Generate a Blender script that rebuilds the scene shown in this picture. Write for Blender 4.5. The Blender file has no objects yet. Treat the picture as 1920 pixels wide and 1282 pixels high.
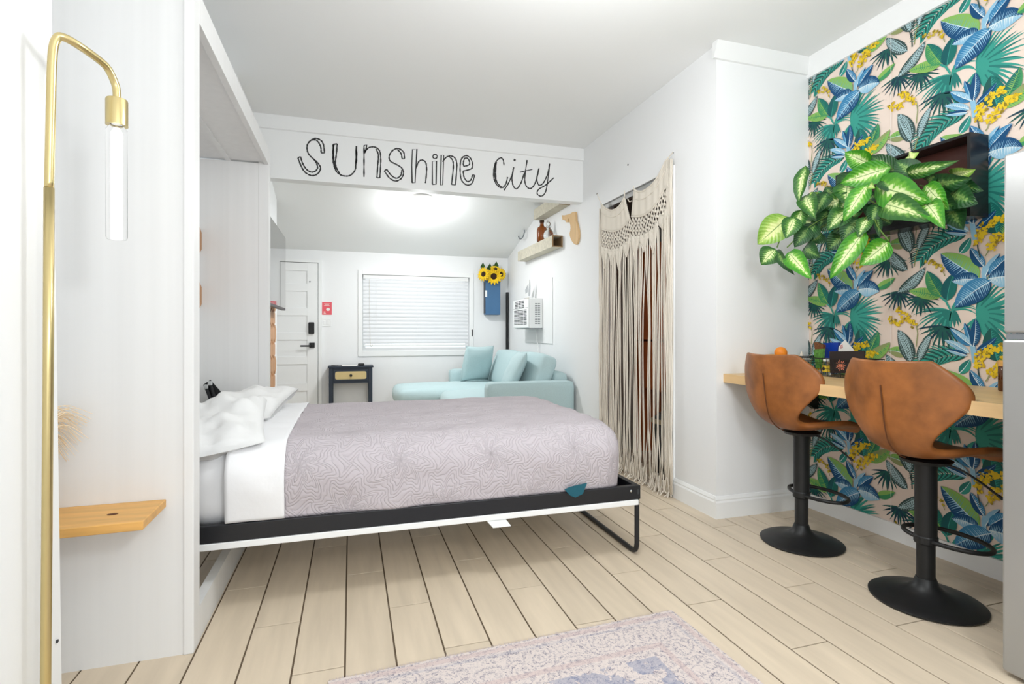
import bpy, bmesh, math, random
from math import sin, cos, pi, radians, atan2, sqrt
from mathutils import Vector, Matrix, noise
random.seed(7)
SC = bpy.context.scene
COL = SC.collection

# ------------------------------------------------------------------ camera
F = 989.0; CX = 960.0; HY = 624.0; VX = 658.0; H = 1.14          # focal length and horizon in pixels of the 1920 frame
YAW = math.atan((CX - VX) / F)
CC, SS = cos(YAW), sin(YAW)
cam_d = bpy.data.cameras.new('camera'); cam = bpy.data.objects.new('camera', cam_d); COL.objects.link(cam)
cam.location = (0, 0, H); cam.rotation_euler = (pi / 2, 0, -YAW)
cam_d.sensor_width = 36; cam_d.lens = 36 * F / 1920; cam_d.shift_y = -17 / 1920; cam_d.clip_start = .02
SC.camera = cam

# ------------------------------------------------------------------ world, lights, exposure
W = bpy.data.worlds.new('world'); SC.world = W; W.use_nodes = True
W.node_tree.nodes['Background'].inputs[0].default_value = (.88, .94, 1, 1)
W.node_tree.nodes['Background'].inputs[1].default_value = 1.35
SC.view_settings.view_transform = 'Standard'; SC.view_settings.look = 'None'
SC.view_settings.gamma = 1; SC.view_settings.use_curve_mapping = False
SC.view_settings.exposure = -0.10

def area(name, loc, rot, sx, sy, power, col=(1, 1, 1), shape='RECTANGLE'):
    d = bpy.data.lights.new(name, 'AREA'); d.shape = shape; d.size = sx; d.size_y = sy; d.energy = power; d.color = col
    o = bpy.data.objects.new(name, d); COL.objects.link(o); o.location = loc; o.rotation_euler = rot
    return o
def point_light(name, loc, rad, power, col=(1, 1, 1)):
    d = bpy.data.lights.new(name, 'POINT'); d.shadow_soft_size = rad; d.energy = power; d.color = col
    o = bpy.data.objects.new(name, d); COL.objects.link(o); o.location = loc; return o
point_light('room_fill_light', (.95, 1.75, 2.25), .16, 42, (.955, .98, 1))  # added fill above the frame to lift the main room; no lamp hangs here
point_light('rear_fill_light', (.8, -.5, 1.95), .16, 57, (.955, .98, 1))  # added fill behind the camera, an unseen point without a fixture
point_light('far_lamp_glow', (.745, 5.86, 2.32), .12, 17, (.97, .985, 1))
area('far_lamp_downlight', (.745, 5.86, 2.46), (0, 0, 0), .28, .28, 21, (.97, .985, 1), 'DISK')
area('porch_daylight', (.85, 7.9, 1.6), (radians(-90), 0, 0), 1.7, 1.3, 4, (.96, .98, 1))
area('back_fill_light', (.7, -2.3, 1.6), (radians(90), 0, 0), 2.6, 1.9, 26, (.95, .98, 1))  # added fill panel shining in through the opening behind the camera

# ------------------------------------------------------------------ pixel -> point on a real plane
def dirpx(px, py):
    u = (px - CX) / F; v = -(py - HY) / F
    return Vector((SS + u * CC, CC - u * SS, v))
def onX(px, py, X):
    D = dirpx(px, py); return Vector((0, 0, H)) + D * (X / D.x)
def onY(px, py, Y):
    D = dirpx(px, py); return Vector((0, 0, H)) + D * (Y / D.y)
def onZ(px, py, Z):
    D = dirpx(px, py); return Vector((0, 0, H)) + D * ((Z - H) / D.z)
def onD(px, py, d):
    return Vector((0, 0, H)) + dirpx(px, py) * d

# ------------------------------------------------------------------ colours and materials
def lin(c):
    return tuple(((x / 255) / 12.92 if x / 255 <= .04045 else ((x / 255 + .055) / 1.055) ** 2.4) for x in c)
MATS = {}
def mat(name, rgb=(200, 200, 200), rough=.5, metal=0, spec=.5, bump=None, vary=None, coat=0, sheen=0, trans=0, emit=None, ior=1.45, rnd=0, bdist=.002):
    """bump=(scale,strength) or (sx,sy,sz,strength); vary=(scale,amount) or (sx,sy,sz,amount) colour mottling"""
    m = bpy.data.materials.new(name); m.use_nodes = True; nt = m.node_tree; b = nt.nodes['Principled BSDF']
    c = lin(rgb)
    b.inputs['Base Color'].default_value = (*c, 1); b.inputs['Roughness'].default_value = rough
    b.inputs['Metallic'].default_value = metal; b.inputs['Specular IOR Level'].default_value = spec
    b.inputs['IOR'].default_value = ior
    if coat: b.inputs['Coat Weight'].default_value = coat
    if sheen: b.inputs['Sheen Weight'].default_value = sheen
    if trans: b.inputs['Transmission Weight'].default_value = trans
    if emit:
        b.inputs['Emission Color'].default_value = (*lin(emit[0]), 1); b.inputs['Emission Strength'].default_value = emit[1]
    def coords(sc):
        tc = nt.nodes.new('ShaderNodeTexCoord'); mp = nt.nodes.new('ShaderNodeMapping')
        nt.links.new(tc.outputs['Object'], mp.inputs['Vector']); mp.inputs['Scale'].default_value = sc
        if rnd:
            oi = nt.nodes.new('ShaderNodeObjectInfo'); mm = nt.nodes.new('ShaderNodeMath'); mm.operation = 'MULTIPLY'; mm.inputs[1].default_value = 37
            nt.links.new(oi.outputs['Random'], mm.inputs[0]); cb = nt.nodes.new('ShaderNodeCombineXYZ')
            for i in range(3): nt.links.new(mm.outputs[0], cb.inputs[i])
            nt.links.new(cb.outputs[0], mp.inputs['Location'])
        return mp.outputs[0]
    if vary:
        sc = (vary[0],) * 3 if len(vary) == 2 else vary[:3]
        n = nt.nodes.new('ShaderNodeTexNoise'); n.inputs['Scale'].default_value = 1; n.inputs['Detail'].default_value = 5
        nt.links.new(coords(sc), n.inputs['Vector'])
        r = nt.nodes.new('ShaderNodeValToRGB'); k = vary[-1]
        r.color_ramp.elements[0].position = .3; r.color_ramp.elements[1].position = .7
        r.color_ramp.elements[0].color = (*[max(0, x * (1 - k)) for x in c], 1)
        r.color_ramp.elements[1].color = (*[min(1, x * (1 + k)) for x in c], 1)
        nt.links.new(n.outputs['Fac'], r.inputs[0]); out = r.outputs[0]
        if rnd:
            oi = nt.nodes.new('ShaderNodeObjectInfo'); mr = nt.nodes.new('ShaderNodeMapRange')
            mr.inputs['To Min'].default_value = 1 - rnd; mr.inputs['To Max'].default_value = 1 + rnd
            nt.links.new(oi.outputs['Random'], mr.inputs['Value'])
            hv = nt.nodes.new('ShaderNodeHueSaturation'); nt.links.new(out, hv.inputs['Color']); nt.links.new(mr.outputs[0], hv.inputs['Value'])
            out = hv.outputs[0]
        nt.links.new(out, b.inputs['Base Color'])
    if bump:
        sc = (bump[0],) * 3 if len(bump) == 2 else bump[:3]
        n = nt.nodes.new('ShaderNodeTexNoise'); n.inputs['Scale'].default_value = 1; n.inputs['Detail'].default_value = 4
        nt.links.new(coords(sc), n.inputs['Vector'])
        bp = nt.nodes.new('ShaderNodeBump'); bp.inputs['Strength'].default_value = bump[-1]; bp.inputs['Distance'].default_value = bdist
        nt.links.new(n.outputs['Fac'], bp.inputs['Height']); nt.links.new(bp.outputs[0], b.inputs['Normal'])
    MATS[name] = m
    return m
def vcol_mat(name, rough=.6, spec=.3):
    m = bpy.data.materials.new(name); m.use_nodes = True; nt = m.node_tree; b = nt.nodes['Principled BSDF']
    a = nt.nodes.new('ShaderNodeAttribute'); a.attribute_name = 'Col'
    nt.links.new(a.outputs['Color'], b.inputs['Base Color']); b.inputs['Roughness'].default_value = rough; b.inputs['Specular IOR Level'].default_value = spec
    return m

WALL = mat('wall_paint', (245, 246, 246), .7, spec=.25, bump=(38, .25))
CEIL = mat('ceiling_paint', (247, 248, 247), .8, spec=.2)
TRIM = mat('trim_paint', (246, 247, 246), .45, spec=.35)
CABW = mat('cabinet_white', (236, 236, 235), .5, spec=.35, vary=(26, 26, .5, .02), bump=(60, 60, 1.2, .08))
FLOORM = mat('floor_grout', (112, 96, 78), .9)
TILE = mat('wood_look_tile', (219, 203, 180), .42, spec=.4, vary=(22, 2.2, 3, .07), rnd=.035, bump=(60, 5, 5, .06))
BLACK = mat('black_powder_coat', (31, 32, 36), .4, spec=.5)
BLACKM = mat('matte_black_metal', (30, 31, 32), .42, spec=.45, vary=(20, .1))
BRASS = mat('brushed_brass', (208, 190, 138), .30, metal=1, bump=(200, 200, 4, .05))
WOODH = mat('honey_pine', (222, 170, 96), .45, vary=(3, 26, 26, .16), bump=(4, 60, 60, .08))
COUNTER = mat('butcher_block', (226, 190, 138), .38, vary=(26, 2.0, 26, .10))
LEATHER = mat('tan_leather', (150, 92, 46), .40, spec=.5, vary=(11, .30), bump=(120, .15))
SEAM = mat('dark_stitch', (92, 52, 22), .8)
TEAL = mat('aqua_fabric', (188, 211, 213), .9, spec=.15, sheen=.15, bump=(300, .35), vary=(160, .05))
SHEET = mat('white_cotton', (245, 245, 246), .9, spec=.1, bump=(14, .25), bdist=.01)
CASE = mat('white_pillowcase', (244, 244, 243), .9, spec=.1, bump=(22, .18), bdist=.01)
TEALTAG = mat('teal_cloth', (30, 92, 108), .8)
NAVY = mat('navy_lacquer', (38, 48, 62), .45)
CANE = mat('cane_weave', (226, 205, 150), .7)
CANED = mat('cane_gaps', (150, 126, 78), .8)
BLUEBOX = mat('blue_enamel', (70, 112, 152), .4, vary=(2, 2, .8, .12))
YELLOW = mat('sunflower_yellow', (250, 208, 28), .6)
DARKBR = mat('sunflower_centre', (54, 36, 22), .9, bump=(160, .6))
GREEN = mat('dull_green', (58, 92, 44), .7)
WPLAST = mat('white_plastic', (240, 241, 240), .4)
GREYP = mat('grey_slot', (120, 123, 126), .6)
DSLOT = mat('dark_slot', (62, 64, 66), .7)
SHELFW = mat('weathered_wood', (206, 200, 182), .8, vary=(4, 30, 30, .12))
ENDW = mat('weathered_end', (150, 122, 88), .8)
PINE = mat('cutout_pine', (222, 186, 136), .6, vary=(26, 26, 3, .08))
AMBER = mat('amber_glass', (150, 78, 20), .05, trans=.75, ior=1.45)
CLEAR = mat('clear_glass', (244, 248, 248), .03, trans=1, ior=1.45)
STEEL = mat('brushed_steel', (172, 172, 170), .36, metal=.55, bump=(3, 3, 220, .04))
CHROME = mat('chrome', (214, 216, 218), .15, metal=1)
HEXW = mat('hex_wood', (200, 152, 112), .55, vary=(14, 14, 2, .10))
SCREEN = mat('tv_screen', (26, 28, 30), .06, spec=1.0, coat=.6)
TVB = mat('tv_bezel', (24, 25, 27), .4)
PINK = mat('coral_print', (232, 98, 108), .6)
ROPE = mat('cotton_cord', (236, 228, 214), .95, spec=.1, bump=(260, .4))
WEB = mat('macrame_weave', (236, 228, 214), .95, spec=.1, bump=(12, 420, 60, .5))
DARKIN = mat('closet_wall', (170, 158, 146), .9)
ORANGE = mat('orange_wood', (204, 112, 58), .5, vary=(20, 20, 2, .14))
BIN = mat('bin_plastic', (40, 43, 42), .45)
BINRIM = mat('bin_rim', (176, 160, 130), .6)
PLUME = mat('dried_plume', (243, 220, 186), .9)
CERAM = mat('cream_ceramic', (236, 228, 214), .4)
GREYB = mat('grey_bracket', (120, 126, 132), .5)
OR_FR = mat('orange_peel', (240, 142, 40), .5, bump=(200, .3))
SHELL = mat('shell_white', (240, 230, 214), .5, vary=(30, .08))
PAPERW = mat('paper_white', (240, 238, 232), .7)
BLUEP = mat('blue_packet', (20, 62, 168), .35)
GREENP = mat('green_packet', (86, 140, 62), .4, vary=(60, .5))
BROWNP = mat('brown_packet', (120, 72, 36), .35, vary=(90, .5))
DKP = mat('charcoal_card', (44, 36, 36), .6)
CORAL = mat('coral_ink', (240, 150, 118), .7)
JARY = mat('yellow_label', (238, 206, 60), .5)
REDINK = mat('red_ink', (206, 44, 54), .7)
INK = mat('marker_ink', (62, 62, 62), .8)
BLIND = None
GLASS = mat('window_glass', (250, 252, 252), .0, trans=1, ior=1.02)
BULBG = mat('bulb_glass', (255, 255, 255), .0, trans=1, ior=1.06)
GLOW = mat('led_filament', (255, 255, 255), .5, emit=((255, 252, 248), 3.2))
DOMEG = mat('dome_diffuser', (255, 255, 255), .5, emit=((255, 253, 250), 9))
BLACKBOX = mat('planter_black', (28, 28, 30), .25, spec=.5)
REDBR = mat('planter_inside', (74, 40, 34), .3)
STEM = mat('plant_stem', (94, 126, 52), .6)

# translucent slats
m = bpy.data.materials.new('blind_slat'); m.use_nodes = True; nt = m.node_tree
b = nt.nodes['Principled BSDF']; b.inputs['Base Color'].default_value = (.78, .79, .80, 1); b.inputs['Roughness'].default_value = .5
tr = nt.nodes.new('ShaderNodeBsdfTranslucent'); tr.inputs[0].default_value = (.95, .95, .95, 1)
mx = nt.nodes.new('ShaderNodeMixShader'); mx.inputs[0].default_value = .12
nt.links.new(b.outputs[0], mx.inputs[1]); nt.links.new(tr.outputs[0], mx.inputs[2]); nt.links.new(mx.outputs[0], nt.nodes['Material Output'].inputs[0])
BLIND = m

def node_mat(name, rough=.6, spec=.3):
    m = bpy.data.materials.new(name); m.use_nodes = True; nt = m.node_tree; b = nt.nodes['Principled BSDF']
    b.inputs['Roughness'].default_value = rough; b.inputs['Specular IOR Level'].default_value = spec
    return m, nt, b
def MN(nt, op, a, b=None, c=None):
    n = nt.nodes.new('ShaderNodeMath'); n.operation = op
    for i, x in enumerate((a, b, c)):
        if x is None: continue
        if isinstance(x, (int, float)): n.inputs[i].default_value = x
        else: nt.links.new(x, n.inputs[i])
    return n.outputs[0]
def RAMP(nt, fac, stops):
    r = nt.nodes.new('ShaderNodeValToRGB'); cr = r.color_ramp
    while len(cr.elements) < len(stops): cr.elements.new(.5)
    for e, (p, c) in zip(cr.elements, stops): e.position = p; e.color = (*lin(c), 1)
    nt.links.new(fac, r.inputs[0]); return r.outputs[0]
def NOISE(nt, vec, scale, detail=4, rough=.55):
    n = nt.nodes.new('ShaderNodeTexNoise'); n.inputs['Scale'].default_value = scale; n.inputs['Detail'].default_value = detail; n.inputs['Roughness'].default_value = rough
    nt.links.new(vec, n.inputs['Vector']); return n.outputs['Fac']
def MIX(nt, fac, a, b):
    n = nt.nodes.new('ShaderNodeMix'); n.data_type = 'RGBA'
    for s, x in ((n.inputs[0], fac), (n.inputs[6], a), (n.inputs[7], b)):
        if isinstance(x, (int, float)): s.default_value = x
        elif isinstance(x, tuple): s.default_value = (*lin(x), 1)
        else: nt.links.new(x, s)
    return n.outputs[2]

# quilt: embossed medallions laid out on the cloth's own UV
QUILT, nt, b = node_mat('quilt_fabric', .92, .1)
uv = nt.nodes.new('ShaderNodeUVMap').outputs[0]
sp = nt.nodes.new('ShaderNodeSeparateXYZ'); nt.links.new(uv, sp.inputs[0])
def cell(x, period, off=0.0):
    return MN(nt, 'MULTIPLY', MN(nt, 'SUBTRACT', MN(nt, 'FRACT', MN(nt, 'ADD', MN(nt, 'DIVIDE', x, period), off + 50)), .5), period)
def medallion(offx, offy):
    a_, b_ = cell(sp.outputs[0], .42, offx), cell(sp.outputs[1], .42, offy)
    rr = MN(nt, 'SQRT', MN(nt, 'ADD', MN(nt, 'MULTIPLY', a_, a_), MN(nt, 'MULTIPLY', b_, b_)))
    th = MN(nt, 'ARCTAN2', b_, a_)
    w = MN(nt, 'ADD', rr, MN(nt, 'MULTIPLY', MN(nt, 'SINE', MN(nt, 'MULTIPLY', th, 8)), .022))
    w2 = MN(nt, 'ADD', w, MN(nt, 'MULTIPLY', MN(nt, 'SINE', MN(nt, 'ADD', MN(nt, 'MULTIPLY', th, 16), MN(nt, 'MULTIPLY', rr, 60))), .008))
    return MN(nt, 'ABSOLUTE', MN(nt, 'SINE', MN(nt, 'MULTIPLY', w2, 150))), rr
h1, r1 = medallion(0, 0); h2, r2 = medallion(.5, .5)
k = MN(nt, 'LESS_THAN', r1, r2)
hh = MN(nt, 'ADD', MN(nt, 'MULTIPLY', h1, k), MN(nt, 'MULTIPLY', h2, MN(nt, 'SUBTRACT', 1, k)))
hh = MN(nt, 'POWER', hh, .3)
tc = nt.nodes.new('ShaderNodeTexCoord')
mp = nt.nodes.new('ShaderNodeMapping'); mp.inputs['Scale'].default_value = (2.4, 15, 3); nt.links.new(tc.outputs['Object'], mp.inputs[0])
wr = NOISE(nt, mp.outputs[0], 3.2, 5)
hsum = MN(nt, 'ADD', MN(nt, 'MULTIPLY', hh, .55), MN(nt, 'MULTIPLY', wr, 1.3))
bp = nt.nodes.new('ShaderNodeBump'); bp.inputs['Strength'].default_value = .62; bp.inputs['Distance'].default_value = .010
nt.links.new(hsum, bp.inputs['Height']); nt.links.new(bp.outputs[0], b.inputs['Normal'])
nt.links.new(MIX(nt, MN(nt, 'MULTIPLY', hh, .6), (190, 182, 187), (205, 197, 201)), b.inputs['Base Color'])

# rug: faded medallion print
RUG, nt, b = node_mat('rug_pile', .95, .05)
tc = nt.nodes.new('ShaderNodeTexCoord'); ob = tc.outputs['Object']
sp = nt.nodes.new('ShaderNodeSeparateXYZ'); nt.links.new(ob, sp.inputs[0])
vx, vy = sp.outputs[0], sp.outputs[1]           # rug frame: x from the right edge leftwards, y from the top edge
fine = NOISE(nt, ob, 190, 4, .8); mid = NOISE(nt, ob, 34, 6, .7); big = NOISE(nt, ob, 7, 4, .6)
vo = nt.nodes.new('ShaderNodeTexVoronoi'); vo.inputs['Scale'].default_value = 9; nt.links.new(ob, vo.inputs['Vector'])
ring = MN(nt, 'ABSOLUTE', MN(nt, 'SINE', MN(nt, 'MULTIPLY', MN(nt, 'ADD', vo.outputs['Distance'], MN(nt, 'MULTIPLY', mid, .75)), 16)))
pat = MN(nt, 'MULTIPLY', MN(nt, 'SUBTRACT', 1.15, ring), MN(nt, 'MULTIPLY', mid, 1.2))
base = RAMP(nt, MN(nt, 'ADD', MN(nt, 'MULTIPLY', pat, .9), MN(nt, 'MULTIPLY', MN(nt, 'SUBTRACT', fine, .5), 3.0)), [(.12, (226, 214, 208)), (.45, (206, 195, 194)), (.7, (166, 158, 166)), (.95, (120, 116, 128))])
def band(v, lo, hi):
    return MN(nt, 'MULTIPLY', MN(nt, 'GREATER_THAN', v, lo), MN(nt, 'LESS_THAN', v, hi))
ed = MN(nt, 'MINIMUM', vx, vy)
pinkb = MN(nt, 'ADD', band(ed, .012, .035), band(ed, .175, .2))
base = MIX(nt, MN(nt, 'MULTIPLY', pinkb, .4), base, (205, 178, 176))
bl = MN(nt, 'ADD', MN(nt, 'MULTIPLY', band(ed, .045, .058), .35), MN(nt, 'MULTIPLY', MN(nt, 'GREATER_THAN', ed, .24), MN(nt, 'GREATER_THAN', big, .47)))
base = MIX(nt, MN(nt, 'MULTIPLY', MN(nt, 'MULTIPLY', bl, mid), .95), base, (128, 140, 172))
nt.links.new(base, b.inputs['Base Color'])
bp = nt.nodes.new('ShaderNodeBump'); bp.inputs['Strength'].default_value = .4; bp.inputs['Distance'].default_value = .004
nt.links.new(fine, bp.inputs['Height']); nt.links.new(bp.outputs[0], b.inputs['Normal'])

# variegated leaf: cream heart, green margin, by the leaf's own UV (u across, v along)
def leaf_material(name, heart, midc, edge, spread):
    m, nt, b = node_mat(name, .38, .45)
    uv = nt.nodes.new('ShaderNodeUVMap').outputs[0]
    sp = nt.nodes.new('ShaderNodeSeparateXYZ'); nt.links.new(uv, sp.inputs[0])
    au = MN(nt, 'ABSOLUTE', MN(nt, 'SUBTRACT', MN(nt, 'MULTIPLY', sp.outputs[0], 2), 1))
    mp = nt.nodes.new('ShaderNodeMapping'); mp.inputs['Scale'].default_value = (4, 16, 1); nt.links.new(uv, mp.inputs[0])
    oi = nt.nodes.new('ShaderNodeObjectInfo')
    cb = nt.nodes.new('ShaderNodeCombineXYZ'); nt.links.new(MN(nt, 'MULTIPLY', oi.outputs['Random'], 30), cb.inputs[0]); nt.links.new(cb.outputs[0], mp.inputs['Location'])
    n = NOISE(nt, mp.outputs[0], 1.0, 4, .6)
    ends = MN(nt, 'ABSOLUTE', MN(nt, 'SUBTRACT', MN(nt, 'MULTIPLY', sp.outputs[1], 2), .9))
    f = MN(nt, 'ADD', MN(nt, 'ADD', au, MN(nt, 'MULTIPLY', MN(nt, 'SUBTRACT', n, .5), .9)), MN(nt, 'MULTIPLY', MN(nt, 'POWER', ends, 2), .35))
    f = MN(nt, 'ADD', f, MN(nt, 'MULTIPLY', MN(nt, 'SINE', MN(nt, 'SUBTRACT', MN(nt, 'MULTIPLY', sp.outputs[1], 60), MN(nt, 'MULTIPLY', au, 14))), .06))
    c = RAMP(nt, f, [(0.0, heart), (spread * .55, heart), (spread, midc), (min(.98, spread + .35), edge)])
    rib = MN(nt, 'LESS_THAN', au, .035)
    c = MIX(nt, MN(nt, 'MULTIPLY', rib, .8), c, (96, 140, 60))
    nt.links.new(c, b.inputs['Base Color'])
    wv = MN(nt, 'SINE', MN(nt, 'SUBTRACT', MN(nt, 'MULTIPLY', sp.outputs[1], 70), MN(nt, 'MULTIPLY', au, 16)))
    bp = nt.nodes.new('ShaderNodeBump'); bp.inputs['Strength'].default_value = .35; bp.inputs['Distance'].default_value = .002
    nt.links.new(wv, bp.inputs['Height']); nt.links.new(bp.outputs[0], b.inputs['Normal'])
    return m
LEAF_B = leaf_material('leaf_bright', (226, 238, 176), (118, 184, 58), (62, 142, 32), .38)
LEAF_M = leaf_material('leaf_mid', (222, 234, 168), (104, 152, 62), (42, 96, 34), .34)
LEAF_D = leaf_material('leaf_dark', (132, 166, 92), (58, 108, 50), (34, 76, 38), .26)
LEAF_L = leaf_material('leaf_lime', (226, 236, 160), (170, 204, 96), (128, 172, 66), .5)

# ------------------------------------------------------------------ mesh builder
class MB:
    def __init__(s): s.v = []; s.f = []; s.c = None; s.uv = None; s.cc = None
    def add(s, vs, fs):
        o = len(s.v); s.v += [Vector(p) for p in vs]; s.f += [tuple(i + o for i in f) for f in fs]
        if s.c is not None: s.c += [s.cc] * len(fs)
        return s
    def box(s, a, b):
        x0, y0, z0 = [min(p, q) for p, q in zip(a, b)]; x1, y1, z1 = [max(p, q) for p, q in zip(a, b)]
        return s.add([(x0, y0, z0), (x1, y0, z0), (x1, y1, z0), (x0, y1, z0), (x0, y0, z1), (x1, y0, z1), (x1, y1, z1), (x0, y1, z1)],
                     [(3, 2, 1, 0), (4, 5, 6, 7), (0, 1, 5, 4), (1, 2, 6, 5), (2, 3, 7, 6), (3, 0, 4, 7)])
    def cbox(s, a, b, c=.004):
        """box with chamfered edges"""
        bm = bmesh.new(); bmesh.ops.create_cube(bm, size=1)
        sz = [abs(q - p) for p, q in zip(a, b)]; ce = [(p + q) / 2 for p, q in zip(a, b)]
        for v in bm.verts: v.co = Vector([v.co[i] * sz[i] + ce[i] for i in range(3)])
        c = min(c, min(sz) * .45)
        bmesh.ops.bevel(bm, geom=bm.edges[:], offset=c, segments=2, profile=.5, affect='EDGES')
        bm.verts.index_update(); s.add([v.co.copy() for v in bm.verts], [[v.index for v in f.verts] for f in bm.faces]); bm.free(); return s
    def rbox(s, a, b, r, n=(10, 10, 6), fn=None):
        """soft box: n cuts per side, corners rounded by r, fn moves points"""
        lo = Vector([min(p, q) for p, q in zip(a, b)]); hi = Vector([max(p, q) for p, q in zip(a, b)])
        idx = {}; vs = []; fs = []
        def vid(i, j, k):
            if (i, j, k) not in idx:
                t = [(1 - cos(pi * q / m)) / 2 * .6 + .4 * q / m for q, m in zip((i, j, k), n)]
                p = Vector([lo[d] + (hi[d] - lo[d]) * t[d] for d in range(3)])
                q = Vector([min(max(p[d], lo[d] + min(r, (hi[d] - lo[d]) / 2)), hi[d] - min(r, (hi[d] - lo[d]) / 2)) for d in range(3)])
                dv = p - q
                if dv.length > 1e-9: p = q + dv.normalized() * min(r, dv.length if dv.length < r and sum(abs(x) > 1e-9 for x in dv) == 1 else r)
                if fn: p = fn(p)
                idx[(i, j, k)] = len(vs); vs.append(p)
            return idx[(i, j, k)]
        X, Y, Z = n
        for i in range(X):
            for j in range(Y):
                fs.append((vid(i, j, 0), vid(i, j + 1, 0), vid(i + 1, j + 1, 0), vid(i + 1, j, 0)))
                fs.append((vid(i, j, Z), vid(i + 1, j, Z), vid(i + 1, j + 1, Z), vid(i, j + 1, Z)))
        for i in range(X):
            for k in range(Z):
                fs.append((vid(i, 0, k), vid(i + 1, 0, k), vid(i + 1, 0, k + 1), vid(i, 0, k + 1)))
                fs.append((vid(i, Y, k), vid(i, Y, k + 1), vid(i + 1, Y, k + 1), vid(i + 1, Y, k)))
        for j in range(Y):
            for k in range(Z):
                fs.append((vid(0, j, k), vid(0, j, k + 1), vid(0, j + 1, k + 1), vid(0, j + 1, k)))
                fs.append((vid(X, j, k), vid(X, j + 1, k), vid(X, j + 1, k + 1), vid(X, j, k + 1)))
        return s.add(vs, fs)
    def tube(s, pts, r, n=8, closed=False, caps=True):
        pts = [Vector(p) for p in pts]; m = len(pts); rs = r if isinstance(r, (list, tuple)) else [r] * m
        vs = []; prev = None
        for i, p in enumerate(pts):
            if closed: t = pts[(i + 1) % m] - pts[i - 1]
            else: t = pts[min(i + 1, m - 1)] - pts[max(i - 1, 0)]
            t.normalize()
            if prev is None:
                u = t.orthogonal().normalized()
            else:
                u = (prev - t * prev.dot(t))
                u = u.normalized() if u.length > 1e-6 else t.orthogonal().normalized()
            prev = u; w = t.cross(u)
            for k in range(n):
                a = 2 * pi * k / n; vs.append(p + (u * cos(a) + w * sin(a)) * rs[i])
        fs = []
        for i in range(m if closed else m - 1):
            j = (i + 1) % m
            for k in range(n):
                l = (k + 1) % n; fs.append((i * n + k, i * n + l, j * n + l, j * n + k))
        if caps and not closed:
            fs.append(tuple(reversed(range(n)))); fs.append(tuple(range((m - 1) * n, m * n)))
        return s.add(vs, fs)
    def lathe(s, prof, c=(0, 0, 0), n=32):
        vs = []; fs = []
        for (r, z) in prof:
            for k in range(n):
                a = 2 * pi * k / n; vs.append((c[0] + r * cos(a), c[1] + r * sin(a), c[2] + z))
        for i in range(len(prof) - 1):
            for k in range(n):
                l = (k + 1) % n; fs.append((i * n + k, i * n + l, (i + 1) * n + l, (i + 1) * n + k))
        if prof[0][0] > 1e-6: fs.append(tuple(reversed(range(n))))
        if prof[-1][0] > 1e-6: fs.append(tuple(range((len(prof) - 1) * n, len(prof) * n)))
        return s.add(vs, fs)
    def prism(s, pts, d):
        """flat outline pts (3-D), pushed by vector d"""
        pts = [Vector(p) for p in pts]; d = Vector(d); n = len(pts)
        return s.add(pts + [p + d for p in pts], [tuple(reversed(range(n))), tuple(range(n, 2 * n))] + [(i, (i + 1) % n, n + (i + 1) % n, n + i) for i in range(n)])

WO = {}
def build(name, mb, m, parent=None, smooth=False, origin=None, fix=True):
    off = WO.get(parent.name, Vector()) if parent else Vector()
    o_ = Vector(origin) if origin is not None else off
    me = bpy.data.meshes.new(name); me.from_pydata([tuple(p - o_) for p in mb.v], [], mb.f); me.materials.append(m)
    if mb.uv is not None:
        ul = me.uv_layers.new(name='UVMap')
        for l in me.loops: ul.data[l.index].uv = mb.uv[l.vertex_index]
    if mb.c is not None:
        ca = me.color_attributes.new('Col', 'FLOAT_COLOR', 'CORNER'); i = 0
        for p, c in zip(me.polygons, mb.c):
            for l in p.loop_indices: ca.data[l].color = (*c, 1)
    if fix and mb.c is None:
        bm = bmesh.new(); bm.from_mesh(me); bmesh.ops.recalc_face_normals(bm, faces=bm.faces[:]); bm.to_mesh(me); bm.free()
    if smooth:
        for p in me.polygons: p.use_smooth = True
    o = bpy.data.objects.new(name, me); COL.objects.link(o)
    if parent: o.parent = parent
    o.location = o_ - off
    WO[o.name] = o_
    return o
def auto_smooth(o, ang=35):
    me = o.data
    for p in me.polygons: p.use_smooth = True
    bm = bmesh.new(); bm.from_mesh(me)
    for e in bm.edges:
        if len(e.link_faces) == 2 and e.calc_face_angle(0) > radians(ang): e.smooth = False
    bm.to_mesh(me); bm.free(); return o
def thing(name, label, cat, loc=(0, 0, 0), group=None):
    o = bpy.data.objects.new(name, None); COL.objects.link(o); o.location = loc; o.empty_display_size = .05
    o['label'] = label; o['category'] = cat
    if group: o['group'] = group
    WO[o.name] = Vector(loc); return o
def tag(o, label, cat, group=None):
    o['label'] = label; o['category'] = cat
    if group: o['group'] = group
    return o
def struct(o, label=None):
    o['kind'] = 'structure'
    if label: o['label'] = label
    return o
def dup(root, loc, label, group=None, rot=None):
    r = root.copy(); COL.objects.link(r); r.location = loc; r['label'] = label
    if group: r['group'] = group
    if rot is not None: r.rotation_euler = (0, 0, rot)
    for ch in list(root.children):
        c = ch.copy(); COL.objects.link(c); c.parent = r
        for g in list(ch.children):
            d = g.copy(); COL.objects.link(d); d.parent = c
    return r
def BX(a, b): return MB().box(a, b)
def bez(p, n=12):
    """smooth curve through points (Catmull-Rom)"""
    p = [Vector(q) for q in p]; out = []
    for i in range(len(p) - 1):
        a, b_, c, d = p[max(i - 1, 0)], p[i], p[i + 1], p[min(i + 2, len(p) - 1)]
        for k in range(n):
            t = k / n
            out.append(.5 * ((2 * b_) + (c - a) * t + (2 * a - 5 * b_ + 4 * c - d) * t * t + (3 * b_ - a - 3 * c + d) * t ** 3))
    out.append(p[-1]); return out

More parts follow.
